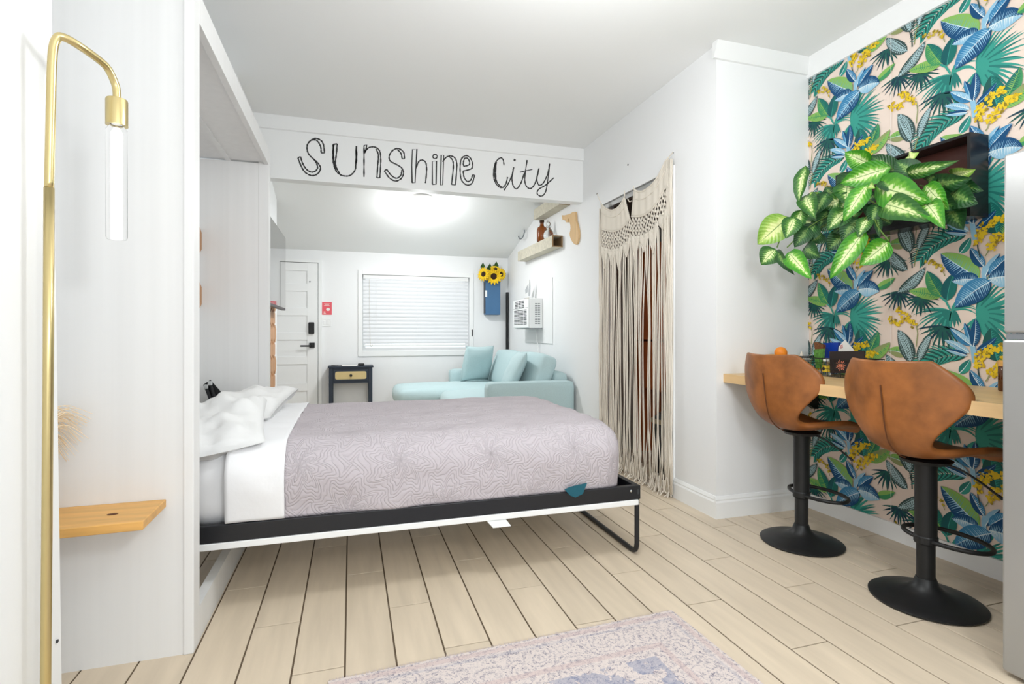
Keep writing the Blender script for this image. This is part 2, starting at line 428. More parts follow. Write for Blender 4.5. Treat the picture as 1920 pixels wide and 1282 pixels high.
# ------------------------------------------------------------------ the room
XL, XR, XW = -1.10, 2.15, 2.87         # nook wall, doorway wall, papered wall
YF, YC, YH, YB = 7.25, 2.735, 4.687, -2.0
ZC = 2.915
HX0 = -.76                              # near left wall
fl = struct(build('floor', BX((-1.3, YB - .1, -.10), (3.3, YF + .1, -.005)), FLOORM))
# wood-look floor tiles: each one a piece
PW, PL = .1708, 1.081
tm = MB().cbox((0, 0, -.0048), (PW - .0062, PL - .0052, 0), .0012)
tile0 = build('floor_tile', tm, TILE, fl, origin=(0, 0, 0)); tile_me = tile0.data
first = True
for k in range(-4, 21):
    x = -.529 + PW * k
    ph = [2.6, 2.24, 1.893][k % 3]
    j = -5
    while True:
        y = ph + .0015 + PL * j + .004 * (x + .5); j += 1
        if y > YF: break
        if y + PL < -.35: continue
        x1 = x + PW; y1 = min(y + PL, YF + .1)
        if x1 < XL or x > XW: continue
        if x > XR + .05 and y > YC + .02 and (x > 3.05 or y > 4.65): continue
        if x < -.93 and y > 2.2: continue
        if first: o = tile0; first = False
        else:
            o = tile0.copy(); COL.objects.link(o)
        o.location = (x, y, 0)
        if y + PL > YF + .1: o.scale = (1, (YF + .1 - y) / PL, 1)

def wall(name, a, b, m=WALL): return struct(build(name, BX(a, b), m))
def mesh_wall(name, boxes, m=WALL):
    mb = MB()
    for a, b in boxes: mb.box(a, b)
    return struct(build(name, mb, m, fix=False))
# far room ceiling slopes down towards the window wall
def zc(Y): return 2.90 - (Y - 4.8) * .283
struct(build('ceiling', BX((-1.3, YB - .1, ZC), (3.2, 4.82, ZC + .1)), CEIL))
struct(build('ceiling_far', MB().prism([(-1.3, 4.8, zc(4.8)), (-1.3, YF + .1, zc(YF + .1)), (-1.3, YF + .1, zc(YF + .1) + .1), (-1.3, 4.8, zc(4.8) + .1)], (3.6, 0, 0)), CEIL))
# near-left wall whose end leans a little
lw = MB().prism([(HX0, YB, 0), (HX0, 1.752, 0), (HX0, 1.672, ZC), (HX0, YB, ZC)], (-.10, 0, 0))
struct(build('wall_left', lw, WALL))
tag(build('screw', MB().lathe([(0, 0), (.004, 0), (.005, .003), (0, .004)], (0, 0, 0), 10), DSLOT), 'tiny dark screw near the foot of the left wall edge', 'screw')
sc_ = bpy.data.objects['screw']; sc_.location = onX(106, 1202, HX0 + .0005); sc_.rotation_euler = (0, pi / 2, 0)
wall('wall_nook', (XL - .1, 1.2, 0), (XL, 2.13, ZC))
wall('wall_left_upper', (-1.2, 2.13, 2.42), (-1.0, 4.02, ZC))
wall('wall_left_far', (-.87, 4.02, 0), (-.75, 6.06, ZC))
wall('wall_entry', (-1.4, 6.06, 0), (-1.28, YF, ZC))
wall('wall_partition', (-1.3, 6.0, 0), (-.87, 6.06, ZC))
# window wall with a real opening
wx0, wx1, wz0, wz1 = .145, 1.59, .90, 1.915
mesh_wall('wall_far', [((-1.3, YF, 0), (wx0, YF + .12, 2.5)), ((wx1, YF, 0), (2.25, YF + .12, 2.5)), ((wx0, YF, 0), (wx1, YF + .12, wz0)), ((wx0, YF, wz1), (wx1, YF + .12, 2.5))])
# doorway wall
dy0, dy1, dz = 3.20, 4.275, 2.285
mesh_wall('wall_right', [((XR, YC, 0), (XR + .11, dy0, ZC)), ((XR, dy1, 0), (XR + .11, YF, ZC)), ((XR, dy0, dz), (XR + .11, dy1, ZC))])
wall('wall_return', (XR + .11, YC, 0), (XW + .12, YC + .1, ZC))
wall('wall_papered', (XW, YB, 0), (XW + .12, YC, ZC))
# closet behind the curtain
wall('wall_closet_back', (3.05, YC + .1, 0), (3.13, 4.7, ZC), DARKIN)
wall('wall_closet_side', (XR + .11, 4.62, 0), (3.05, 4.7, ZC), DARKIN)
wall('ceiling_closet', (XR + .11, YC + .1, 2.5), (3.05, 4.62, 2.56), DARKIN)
# back of the room, behind the camera, with a wide opening added to let fill light in
mesh_wall('wall_back', [((-1.2, YB - .1, 0), (-.7, YB, ZC)), ((2.1, YB - .1, 0), (2.9, YB, ZC)), ((-.7, YB - .1, 0), (2.1, YB, .6)), ((-.7, YB - .1, 2.6), (2.1, YB, ZC))])

# header beam with the lettering
hb = struct(build('beam_header', BX((-1.0, YH, 2.405), (XR, YH + .115, ZC)), TRIM))
struct(build('trim_1', MB().prism([(-1.0, YH, 2.80), (-1.0, YH - .018, 2.805), (-1.0, YH - .022, ZC), (-1.0, YH, ZC)], (1.0 + XR, 0, 0)), TRIM))
# crown mouldings
struct(build('trim_2', MB().prism([(XR - .03, YC, 2.82), (XR - .03, YC - .015, 2.822), (XR - .03, YC - .045, 2.90), (XR - .03, YC - .05, ZC), (XR - .03, YC, ZC)], (XW - XR + .03, 0, 0)), TRIM))
struct(build('trim_3', MB().prism([(XW, YB, 2.80), (XW - .018, YB, 2.802), (XW - .05, YB, 2.905), (XW - .055, YB, ZC), (XW, YB, ZC)], (0, YC - YB, 0)), TRIM))
# skirting
def skirt(a, b, nrm, h):
    a, b, nrm = Vector(a), Vector(b), Vector(nrm); mb = MB()
    mb.prism([a, a + nrm * .016, a + nrm * .016 + Vector((0, 0, h * .72)), a + nrm * .011 + Vector((0, 0, h * .8)), a + nrm * .012 + Vector((0, 0, h * .86)), a + nrm * .004 + Vector((0, 0, h)), a + Vector((0, 0, h))], b - a)
    return mb
struct(build('baseboard_right', skirt((XR, YC, 0), (XR, dy0 - .03, 0), (-1, 0, 0), .135), TRIM))
struct(build('baseboard_return', skirt((XR - .016, YC, 0), (XW, YC, 0), (0, -1, 0), .135), TRIM))
struct(build('baseboard_papered', BX((XW - .017, YB, 0), (XW, YC - .01, .093)), TRIM))
struct(build('baseboard_far', skirt((-.38, YF, 0), (XR, YF, 0), (0, -1, 0), .11), TRIM))
struct(build('baseboard_right_far', skirt((XR, 4.36, 0), (XR, YF, 0), (-1, 0, 0), .11), TRIM))
# doorway casing
struct(build('trim_4', BX((XR - .012, dy0 - .028, 0), (XR + .112, dy0 + .002, dz + .02)), TRIM))
struct(build('trim_5', BX((XR - .006, dy1 - .002, 0), (XR + .112, dy1 + .03, dz + .02)), TRIM))
struct(build('trim_6', BX((XR - .004, dy0 + .002, dz - .002), (XR + .112, dy1 - .002, dz + .02)), TRIM))

# ------------------------------------------------------------------ lettering on the beam
def ribbon(mb, pts, w):
    """flat pen stroke on the beam's face, seven hundredths of a centimetre proud"""
    pts = [Vector(p) for p in pts]; m = len(pts); vs = []
    for i, p in enumerate(pts):
        t = pts[min(i + 1, m - 1)] - pts[max(i - 1, 0)]; t.normalize(); nn = Vector((-t.z, 0, t.x))
        ww = w * (1 + .25 * sin(i * 1.7 + p.x * 40))
        vs += [p + nn * ww / 2, p - nn * ww / 2]
    mb.add(vs, [(2 * i, 2 * i + 1, 2 * i + 3, 2 * i + 2) for i in range(m - 1)])
def A(x, y): return onY(460 + x / 5.573, 190 + y / 5.573, YH - .0008)
def B(x, y): return onY(480 + x / 3, 200 + y / 3, YH - .0008)
def circ(x, y, r): return [(x + r * cos(a * pi / 8), y + r * sin(a * pi / 8)) for a in range(17)]
LET = [
 (A, [[(828,538),(815,450),(785,405),(735,388),(690,405),(652,445),(645,500),(665,555),(710,600),(755,640),(785,690),(770,740),(730,770),(680,772),(625,740),(585,680),(550,590)],
      [(577,577),(600,650),(640,710),(690,738),(735,725),(755,690),(740,640),(715,605)], [(690,405),(740,405),(775,445),(790,490),(792,538)]], [[(550,590),(577,577)], [(792,538),(828,538)]]),
 (A, [[(918,450),(915,560),(920,640),(945,720),(990,765),(1050,780),(1100,770),(1145,720),(1155,640),(1158,465)], [(960,443),(950,560),(940,640),(955,700),(990,760)], [(1161,470),(1163,600),(1150,690)], [(924,450),(922,560),(930,650),(950,715)]], [[(918,450),(960,443)]]),
 (A, [[(1240,790),(1240,620),(1240,460)], [(1262,500),(1245,540)], [(1245,540),(1280,490),(1330,475),(1380,490),(1410,540),(1415,650),(1405,798)], [(1375,798),(1385,650),(1390,560),(1365,495)]], [[(1240,460),(1268,455),(1262,500)], [(1405,798),(1375,798)]]),
 (B, [[(835,293),(830,255),(800,235),(770,245),(750,275),(755,305),(790,325),(820,345),(830,375),(815,405),(785,418),(750,400),(722,360)], [(735,352),(760,385),(790,402),(815,385),(820,355)], [(822,293),(815,262),(795,240)]], [[(722,360),(735,352)], [(835,293),(822,293)]]),
 (B, [[(900,345),(915,310),(935,300),(955,315),(960,360),(953,430)]], [[(878,428),(876,330),(880,240),(905,238),(900,330),(895,428),(878,428)]]),
 (B, [], [[(992,437),(992,308),(1015,305),(1013,436),(992,437)], circ(1007, 280, 12)]),
 (B, [[(1050,310),(1070,285),(1095,277),(1120,290),(1130,330),(1122,440)], [(1100,438),(1110,340),(1105,300),(1085,280)]], [[(1037,440),(1042,272),(1056,272),(1050,440),(1037,440)], [(1122,440),(1100,438)]]),
 (B, [[(1165,362),(1215,345),(1212,300),(1185,275),(1155,295),(1148,350),(1155,410),(1185,440),(1215,430),(1230,385)], [(1218,383),(1208,412),(1188,420),(1170,395),(1165,362)], [(1168,335),(1200,325),(1195,295),(1175,290),(1166,315),(1168,335)]], [[(1230,385),(1218,383)]]),
 (B, [[(1395,330),(1390,298),(1375,288),(1350,310),(1337,360),(1340,410),(1360,445),(1385,455),(1405,435),(1415,395)], [(1352,310),(1348,370),(1355,425),(1385,455)], [(1346,320),(1342,370),(1348,420)]], []),
 (B, [[(1450,340),(1440,385),(1420,430),(1395,470)], [(1447,350),(1440,400),(1445,440),(1465,462),(1490,430),(1510,370)]], [circ(1455, 300, 3.5)]),
 (B, [[(1525,300),(1512,400),(1520,445),(1545,460),(1570,430),(1590,360)]], [[(1485,368),(1555,352)]]),
 (B, [[(1592,345),(1580,400),(1590,440),(1615,430),(1640,380),(1652,320)], [(1652,320),(1640,420),(1628,480),(1605,503),(1582,490),(1590,465),(1630,440),(1675,400)]], []),
]
for fnc, curves, lines in LET:
    mb = MB()
    for c in curves: ribbon(mb, bez([fnc(*p) for p in c], 6), .0115)
    for c in lines: ribbon(mb, [fnc(*p) for p in c], .0105)
    build('letter', mb, INK, hb, fix=False)

# ------------------------------------------------------------------ patterned wallpaper: printed flat on one sheet, each motif a flat shape
wp = MB(); wp.c = []
def hexc(c): return lin(c)
PINKBG = hexc((240, 221, 207))
class Layer: x = XW - .0012
def wput(pts2, fs, col):
    wp.cc = col; wp.add([(Layer.x, p[0], p[1]) for p in pts2], fs)
NAVYB, MIDB, LTB, PALE = hexc((14, 76, 122)), hexc((60, 134, 180)), hexc((148, 196, 222)), hexc((222, 236, 240))
TEA, TEAD, DKG, DKN = hexc((58, 158, 142)), hexc((38, 124, 116)), hexc((28, 90, 84)), hexc((26, 66, 80))
LIME, GRN, GRD, YEL, YELD = hexc((140, 188, 96)), hexc((66, 150, 96)), hexc((24, 112, 104)), hexc((236, 202, 40)), hexc((150, 128, 30))
CHAR, ICE, OLV = hexc((62, 84, 82)), hexc((178, 206, 210)), hexc((150, 158, 106))
DX = .000025
OFF = [0.0, 0.0]
def W2(cx, cy):
    p = onX(1660 + cx / 4.004, 400 + cy / 4.004, XW); return Vector((p.y + OFF[0], p.z + OFF[1]))
def path2(base, tip, bend, n):
    b0, t0 = W2(*base), W2(*tip); d = t0 - b0; nrm = Vector((-d.y, d.x)); c = (b0 + t0) / 2 + nrm * bend
    return [b0 * (1 - t) ** 2 + c * 2 * t * (1 - t) + t0 * t * t for t in [i / n for i in range(n + 1)]]
S2 = .00074   # metres of wall per pixel of the reference crop
def wleaf(base, tip, w, bend=0, ca=NAVYB, cb=MIDB, vein=None, rib=PALE, nv=14, sharp=1.0):
    n = 12; P = path2(base, tip, bend, n); hw = w * S2 / 2
    L, R, M = [], [], []
    for i, p in enumerate(P):
        t = i / n; d = (P[min(i + 1, n)] - P[max(i - 1, 0)]).normalized(); nn = Vector((-d.y, d.x))
        ww = hw * (sin(pi * min(1, t ** .8)) ** .75 if t < 1 else 0) * sharp
        L.append(p + nn * ww); R.append(p - nn * ww); M.append(p)
    for side, col in ((L, ca), (R, cb)):
        wput(M + side, [(i, i + 1, n + 2 + i, n + 1 + i) for i in range(n)], col)
    Layer.x -= DX
    if vein:
        for side, q in ((L, 0), (R, 1)):
            vc = vein[q]
            if vc is None: continue
            for k in range(1, nv):
                t = k / nv * (n - 1); i = int(t); f = t - i
                a = M[i].lerp(M[i + 1], f); i2 = min(n - 1, int(t + 1.0)); f2 = (t + 1.0) - i2
                e = side[i2].lerp(side[min(n, i2 + 1)], min(1, max(0, f2))); a2 = M[i].lerp(M[i + 1], min(1, f + .42))
                e = a.lerp(e, random.uniform(.72, .97))
                wput([a, a2, e], [(0, 1, 2)], vc)
        Layer.x -= DX
    if rib:
        vs = []
        for i, p in enumerate(P):
            d = (P[min(i + 1, n)] - P[max(i - 1, 0)]).normalized(); nn = Vector((-d.y, d.x)); q = .0022 * (1 - .8 * i / n)
            vs += [p + nn * q, p - nn * q]
        wput(vs, [(2 * i, 2 * i + 1, 2 * i + 3, 2 * i + 2) for i in range(n)], rib); Layer.x -= DX
def blade(c, ang, ln, w, droop, col, start=0):
    Layer.x -= 6e-6
    n = 6; vs = []; p = Vector(c); a = ang; st = ln / n
    for i in range(n + 1):
        t = i / n; ww = w / 2 * (1 - t) ** .6 * (.5 + .5 * min(1, t * 5))
        d = Vector((cos(a), sin(a))); nn = Vector((-d.y, d.x)); vs += [p + nn * ww, p - nn * ww]
        p = p + d * st; a += droop / n
    wput(vs, [(2 * i, 2 * i + 1, 2 * i + 3, 2 * i + 2) for i in range(n)], col)
def fan(c, a0, a1, nb, ln, w, col, droop=0, col2=None, body=0):
    """palm fan; angles in degrees as seen in the picture (0 = right, 90 = up)"""
    c = W2(*c)
    for i in range(nb):
        t = i / max(1, nb - 1); ang = radians(a0 + (a1 - a0) * t)
        ang = pi - ang                      # wall's y runs leftwards
        dd = -droop if cos(ang) > 0 else droop
        blade(c, ang, ln * S2 * random.uniform(.86, 1.05), w * S2, dd * random.uniform(.8, 1.2), col if (i % 3 or not col2) else col2)
        if i % 4 == 3: Layer.x -= DX
    if body:
        pts = [c] + [c + Vector((cos(pi - radians(a0 + (a1 - a0) * i / 10)), sin(pi - radians(a0 + (a1 - a0) * i / 10)))) * body * S2 for i in range(11)]
        wput(pts, [(0, i, i + 1) for i in range(1, 11)], col)
    Layer.x -= DX
def feather(p0, p1, bend, ln, col, col2, n=22, w=9):
    P = path2(p0, p1, bend, n)
    for i in range(1, n + 1):
        d = (P[i] - P[i - 1]).normalized(); a = atan2(d.y, d.x)
        for sgn in (1, -1):
            l = ln * S2 * (sin(pi * (.12 + .8 * i / n)) ** .6) * random.uniform(.85, 1.1) * (1 if sgn > 0 else .85)
            blade(P[i], a + sgn * .75, l, w * S2, -sgn * .5, col if i % 2 else col2)
        if i % 4 == 0: Layer.x -= DX
    Layer.x -= DX
def pleaf(base, tip, w, bend=0):
    wleaf(base, tip, w, bend, CHAR, CHAR, None, ICE)
    n = 16; P = path2(base, tip, bend, n)
    for i in range(1, n - 1):
        t = i / n; d = (P[i + 1] - P[i - 1]).normalized(); a = atan2(d.y, d.x); hw = w * S2 / 2 * sin(pi * t ** .8) ** .75
        for sgn in (1, -1):
            blade(P[i], a + sgn * .9, hw * 1.05, .006, -sgn * .9, ICE)
            q = P[i] + Vector((cos(a + sgn * 1.2), sin(a + sgn * 1.2))) * hw * .45
            blade(q, a - sgn * .4, hw * .5, .004, sgn * 1.2, ICE)
            q = P[i] + Vector((cos(a + sgn * 1.4), sin(a + sgn * 1.4))) * hw * .7
            blade(q, a + sgn * .1, hw * .34, .004, -sgn * 1.5, ICE)
    Layer.x -= DX
def spike(pts, w, dens=1.0, col=YEL):
    P = [W2(*p) for p in pts]; seg = []
    for a, b_ in zip(P, P[1:]):
        k = max(2, int((b_ - a).length / .006)); seg += [a.lerp(b_, i / k) for i in range(k)]
    for i, p in enumerate(seg):
        for q in range(max(1, int(3.4 * dens))):
            r = random.uniform(.0052, .0088); ww = w * S2 / 2 * (.55 + .45 * sin(pi * min(.92, .12 + i / len(seg))))
            o = Vector((random.uniform(-1, 1), random.uniform(-1, 1))) * ww; a0 = random.uniform(0, 6.28)
            Layer.x -= 3e-6
            wput([p + o + Vector((cos(a0 + k * pi / 3), sin(a0 + k * pi / 3))) * r * (1.2 if k % 3 else .8) for k in range(6)], [(0, 1, 2, 3, 4, 5)], YELD if q == 0 and i % 3 == 0 else (col if random.random() < .75 else hexc((214, 178, 30))))
        Layer.x -= DX * .3
    for i in range(0, len(seg), 2):
        o = Vector((random.uniform(-1, 1), random.uniform(-1, 1))) * w * S2 / 3; p = seg[i] + o
        wput([p + Vector((.0022, 0)), p + Vector((0, .0036)), p + Vector((-.0022, 0)), p + Vector((0, -.0012))], [(0, 1, 2, 3)], YELD)
    Layer.x -= DX
def stem(pts, w, col):
    P = [W2(*p) for p in pts]; vs = []
    for i, p in enumerate(P):
        d = (P[min(i + 1, len(P) - 1)] - P[max(i - 1, 0)]).normalized(); nn = Vector((-d.y, d.x)) * w * S2 / 2; vs += [p + nn, p - nn]
    wput(vs, [(2 * i, 2 * i + 1, 2 * i + 3, 2 * i + 2) for i in range(len(P) - 1)], col)
    Layer.x -= DX
def motif():
    # feathery palm, top
    feather((625, 165), (268, 345), .30, 175, DKG, TEA, 20, 17)
    wleaf((560, 300), (640, 180), 60, .1, TEA, TEAD)
    # fan palms
    fan((690, 770), 86, -66, 24, 285, 27, TEA, .55, TEAD, 70)
    fan((690, 790), 215, 310, 6, 125, 24, TEA, .2)
    fan((500, 740), 158, 262, 13, 255, 21, TEAD, .75, TEA, 60)
    fan((500, 735), 20, 75, 6, 185, 18, TEA, 1.5, None)
    fan((520, 730), 255, 300, 5, 115, 22, TEAD, .2)
    fan((270, 635), 168, 372, 14, 140, 20, DKG, .35, DKN, 30)
    fan((105, 590), 185, 360, 12, 150, 22, DKN, .2, DKG, 30)
    fan((445, 850), 176, 345, 13, 185, 22, DKG, .45, DKN, 35)
    fan((20, 355), 180, 360, 12, 150, 22, DKG, .3, DKN, 25)
    # patterned leaves
    stem([(200, 300), (205, 410)], 9, CHAR); stem([(235, 300), (220, 400)], 7, OLV)
    pleaf((170, 425), (10, 265), 92, -.12)
    pleaf((98, 592), (305, 402), 86, .16)
    wleaf((170, 1060), (20, 1030), 80, .1, LIME, OLV, (GRN, None))
    pleaf((195, 1120), (98, 872), 110, .10); pleaf((255, 1110), (352, 908), 66, -.10)
    stem([(190, 1110), (205, 1180)], 8, CHAR); stem([(255, 1100), (228, 1180)], 7, OLV)
    # green sprigs
    stem([(495, 725), (460, 660), (400, 612)], 13, TEA)
    wleaf((420, 628), (180, 582), 78, .05, LIME, LIME, (GRN, GRN), GRN)
    wleaf((425, 622), (318, 432), 100, -.04, GRD, GRN, (GRN, LIME), LIME)
    wleaf((470, 655), (522, 448), 96, -.08, GRD, hexc((18, 92, 96)), None, TEA)
    wleaf((-60, 560), (78, 482), 66, .1, GRN, LIME, None, None)
    wleaf((850, 1110), (800, 858), 124, -.06, GRD, DKG, (TEA, None), TEA)
    wleaf((880, 1120), (1020, 880), 96, .08, GRN, GRD, (DKG, LIME), LIME, 20)
    wleaf((885, 1130), (1165, 985), 90, .16, LIME, OLV, (GRN, LIME), LIME, 16)
    # blue rosette
    stem([(755, 395), (745, 440), (750, 500)], 26, LTB)
    wleaf((712, 488), (422, 300), 150, -.02, LIME, NAVYB, (hexc((120, 180, 150)), LTB), PALE, 20)
    wleaf((748, 400), (645, 258), 66, -.06, MIDB, NAVYB, (PALE, NAVYB))
    wleaf((758, 470), (868, 300), 54, -.08, NAVYB, LTB, None)
    wleaf((790, 462), (965, 305), 76, -.10, NAVYB, MIDB, (None, LTB))
    wleaf((782, 492), (1040, 500), 128, -.18, LTB, NAVYB, (PALE, LTB), PALE, 20)
    wleaf((712, 505), (505, 512), 92, .15, NAVYB, LTB, (LTB, PALE))
    wleaf((802, 508), (528, 706), 148, .08, MIDB, NAVYB, (LTB, LTB), PALE, 20)
    # slender blue plant
    stem([(650, 930), (665, 1010), (680, 1120)], 30, LTB); stem([(700, 1130), (705, 1190), (722, 1260)], 8, CHAR)
    wleaf((655, 990), (495, 862), 58, -.05, LTB, MIDB, (PALE, NAVYB))
    wleaf((640, 1050), (448, 950), 46, .08, LTB, LTB, (PALE, MIDB))
    wleaf((625, 1068), (458, 1022), 36, .05, NAVYB, LTB, None)
    wleaf((640, 940), (600, 820), 36, .03, NAVYB, MIDB, None, LTB)
    wleaf((668, 1000), (684, 790), 62, .06, NAVYB, NAVYB, (LTB, None), PALE)
    wleaf((690, 1034), (842, 930), 48, .12, NAVYB, NAVYB, None, LTB)
    # yellow flower spikes
    stem([(790, 1210), (775, 1240), (760, 1260)], 6, OLV)
    spike([(705, 1150), (722, 1085), (785, 1022), (915, 1000)], 62)
    spike([(795, 1205), (850, 1150), (930, 1100), (1010, 1092)], 66)
    stem([(240, 830), (250, 900), (240, 1000)], 6, OLV)
    spike([(105, 725), (145, 765), (195, 800), (228, 842)], 60, .8)
    spike([(40, 785), (85, 812), (132, 832)], 46, .8)
    spike([(310, 372), (370, 372), (420, 400), (452, 440)], 40, .45, hexc((206, 182, 60)))
    stem([(445, 440), (455, 470)], 6, OLV)
OFF[:] = [0, 0]
PY, PZ = .664, .590
wput([(1.05, .09), (YC, .09), (YC, 2.81), (1.05, 2.81)], [(0, 1, 2, 3)], PINKBG); Layer.x -= DX * 3
for r in range(4, -4, -1):
    for c in (2, 1, 0, -1):
        OFF[:] = [PY * c, PZ * r]
        Layer.x = XW - .0016 - .0022 * ((c + r) % 2) 
        motif()
wput([(2.178, .09), (2.1805, .09), (2.1805, 2.81), (2.178, 2.81)], [(0, 1, 2, 3)], hexc((246, 244, 240)))
for i in range(len(wp.v) - 4, len(wp.v)): wp.v[i].x = XW - .0122
WPM = vcol_mat('wallpaper_print', .55, .3)
papered = bpy.data.objects['wall_papered']
wpo = build('wallpaper', wp, WPM, papered, fix=False)
bm = bmesh.new(); bm.from_mesh(wpo.data)
for co, no in (((0, YC - .0005, 0), (0, 1, 0)), ((0, 1.05, 0), (0, -1, 0)), ((0, 0, 2.806), (0, 0, 1)), ((0, 0, .088), (0, 0, -1))):
    bmesh.ops.bisect_plane(bm, geom=bm.verts[:] + bm.edges[:] + bm.faces[:], dist=1e-6, plane_co=co, plane_no=no, clear_outer=True)
bm.to_mesh(wpo.data); bm.free()
wpo['label'] = 'tropical leaf wallpaper on pale pink ground'

# ------------------------------------------------------------------ wall bed cabinet (part of the room's left side)
y0, y1 = 2.13, 4.0; xf = -.535
cab = thing('bed_cabinet', 'tall white wall bed cabinet with its front folded down', 'cabinet', (-.8, 3.06, 0))
build('side_panel', BX((XL, y0, 0), (-.567, y0 + .022, 2.92)), CABW, cab)
build('post', MB().cbox((-.567, y0 - .006, 0), (xf, y0 + .075, 2.90), .003), CABW, cab)
build('side_panel', BX((-.955, y1 - .075, .12), (-.60, y1 - .05, 2.29)), CABW, cab)
build('post', MB().cbox((-.60, y1 - .078, 0), (xf, y1, 2.395), .003), CABW, cab)
build('back_panel', BX((-.99, y0 + .022, .10), (-.955, y1 - .05, 2.36)), CABW, cab)
build('valance', MB().cbox((-.565, y0 + .075, 2.285), (xf, y1 - .0785, 2.395), .001), CABW, cab)
build('top_panel', BX((-.955, y0 + .02, 2.30), (-.565, y1 - .02, 2.325)), CABW, cab)
build('top_rail', BX((-.80, y0 + .02, 2.29), (-.77, y1 - .02, 2.30)), CABW, cab)
build('plinth', BX((-.575, y0 + .075, 0), (xf - .003, y1 - .078, .125)), CABW, cab)
def hexpts(cy, cz, r, X, w=1): return [(X, cy + r * w * cos(radians(60 * k + 30)), cz + r * sin(radians(60 * k + 30))) for k in range(6)]
# hexagonal wooden tiles on the cabinet's back panel
for j, z in enumerate((1.385, 1.565, 1.745)):
    for i in range(3):
        mb = MB().prism(hexpts(3.86 - .16 * i - .08 * (j % 2) , z, .092, -.955), (.014, 0, 0)); build('hex_tile', mb, HEXW, cab)

# folded black steel mechanism above the pillow
mech = thing('piston_bracket', 'black steel lift bracket with two gas pistons behind the pillow', 'bracket', (-.8, 3.5, .62))
def PB(x, y, Y=3.80): return onY(340 + x / 6.4, 690 + y / 6.4, Y)
build('plate', MB().prism([PB(262, 200), PB(345, 142), PB(545, 366), PB(560, 470), PB(365, 470)], (0, .012, 0)), BLACKM, mech)
for a, b_ in (((300, 235), (385, 470)), ((345, 185), (430, 440))):
    build('piston', MB().tube([PB(*a, 3.775), PB(*b_, 3.775)], .0085, 10), BLACK, mech)
for a in ((300, 222), (345, 182)):
    p = PB(*a, 3.76); build('end_fitting', MB().cbox(p - Vector((.012, .012, .014)), p + Vector((.012, .012, .014)), .004), CHROME, mech)

# hexagonal wooden wall tiles beyond the cabinet
ht = thing('hex_tile_panel', 'column of hexagonal wooden tiles on the wall below the television', 'wall decor', (-.75, 5.6, 1.0))
for j in range(7):
    z = .50 + j * .158
    for i in range(3):
        mb = MB().prism(hexpts(5.80 - .16 * i - (.08 if j % 2 else 0), z, .0905, -.7485), (.016, 0, 0)); build('hex_tile', mb, HEXW, ht)

# ------------------------------------------------------------------ bed
bed = thing('fold_down_bed', 'black steel fold-down bed frame with white face panel underneath', 'bed', (.4, 3.1, 0))
bx0, bx1, by0, by1 = -.72, 1.415, 2.385, 3.86
f = MB(); t = .03
f.cbox((bx0, by0, .292), (bx1, by0 + t, .362), .003); f.cbox((bx0, by1 - t, .292), (bx1, by1, .362), .003)
build('side_rail', MB().cbox((bx0, by0, .292), (bx1, by0 + t, .362), .003), BLACK, bed)
build('side_rail', MB().cbox((bx0, by1 - t, .292), (bx1, by1, .362), .003), BLACK, bed)
build('foot_rail', MB().cbox((bx1 - t, by0 + t, .292), (bx1, by1 - t, .362), .003), BLACK, bed)
build('head_rail', MB().cbox((bx0, by0 + t, .292), (bx0 + t, by1 - t, .362), .003), BLACK, bed)
build('mattress_deck', BX((bx0 + t, by0 + t, .296), (bx1 - t, by1 - t, .314)), BLACKM, bed)
build('face_panel', MB().cbox((-.70, by0 - .004, .264), (bx1 - .012, by1 + .01, .291), .003), TRIM, bed)
p = onY(933, 974, by0); build('pull_handle', MB().prism([(p.x - .05, by0 + .005, .263), (p.x + .04, by0 + .005, .263), (p.x + .055, by0 - .03, .243), (p.x - .03, by0 - .03, .243)], (0, 0, -.004)), TRIM, bed)
for yy, dy in ((by0 + .016, 1), (by1 - .016, -1)):
    pass
xl = bx1 - .012
legp = [(xl, by0 + .016, .30), (xl, by0 + .016, .10), (xl, by0 + .018, .05), (xl, by0 + .035, .022), (xl, by0 + .075, .0125)] 
legq = [(xl, by1 - .075, .0125), (xl, by1 - .035, .022), (xl, by1 - .018, .05), (xl, by1 - .016, .10), (xl, by1 - .016, .30)]
build('leg_loop', MB().tube(bez(legp + [(xl, by0 + .12, .0125)], 5) + bez([(xl, by1 - .12, .0125)] + legq, 5), .0125, 10), BLACK, bed, smooth=True)
build('bolt', MB().lathe([(.006, 0), (.006, .002), (.003, .004), (0, .004)], (0, 0, 0), 12), CHROME, bed)
bo = bpy.data.objects['bolt']; bo.rotation_euler = (pi / 2, 0, 0); bo.location = Vector((bx1 - .055, by0 - .0005, .338)) - WO[bed.name]
for v in bo.data.vertices: v.co += WO[bed.name]
build('bolt_slot', BX((bx1 - .018, by0 - .001, .318), (bx1 - .010, by0 + .001, .344)), DSLOT, bed)

# mattress with white fitted sheet
mx0, mx1, my0, my1, mz0, mz1 = -.68, 1.36, 2.42, 3.82, .316, .645
def crown(p):
    fx = (p.x - mx0) / (mx1 - mx0); fy = (p.y - my0) / (my1 - my0)
    p = Vector(p); up = max(0, (p.z - mz0) / (mz1 - mz0))
    p.z += up * (.012 * sin(pi * min(1, max(0, fy))) + .008 * noise.noise(Vector((p.x * 2.1, p.y * 2.1, 3))))
    if up < .6: p.y += .012 * noise.noise(Vector((p.x * 9, 1, p.z * 6))) * (.6 - up)
    return p
mt = build('mattress', MB().rbox((mx0, my0, mz0), (mx1, my1, mz1), .12, (60, 44, 12), crown), SHEET, smooth=True)
tag(mt, 'thick mattress in a white fitted sheet on the black bed frame', 'mattress')
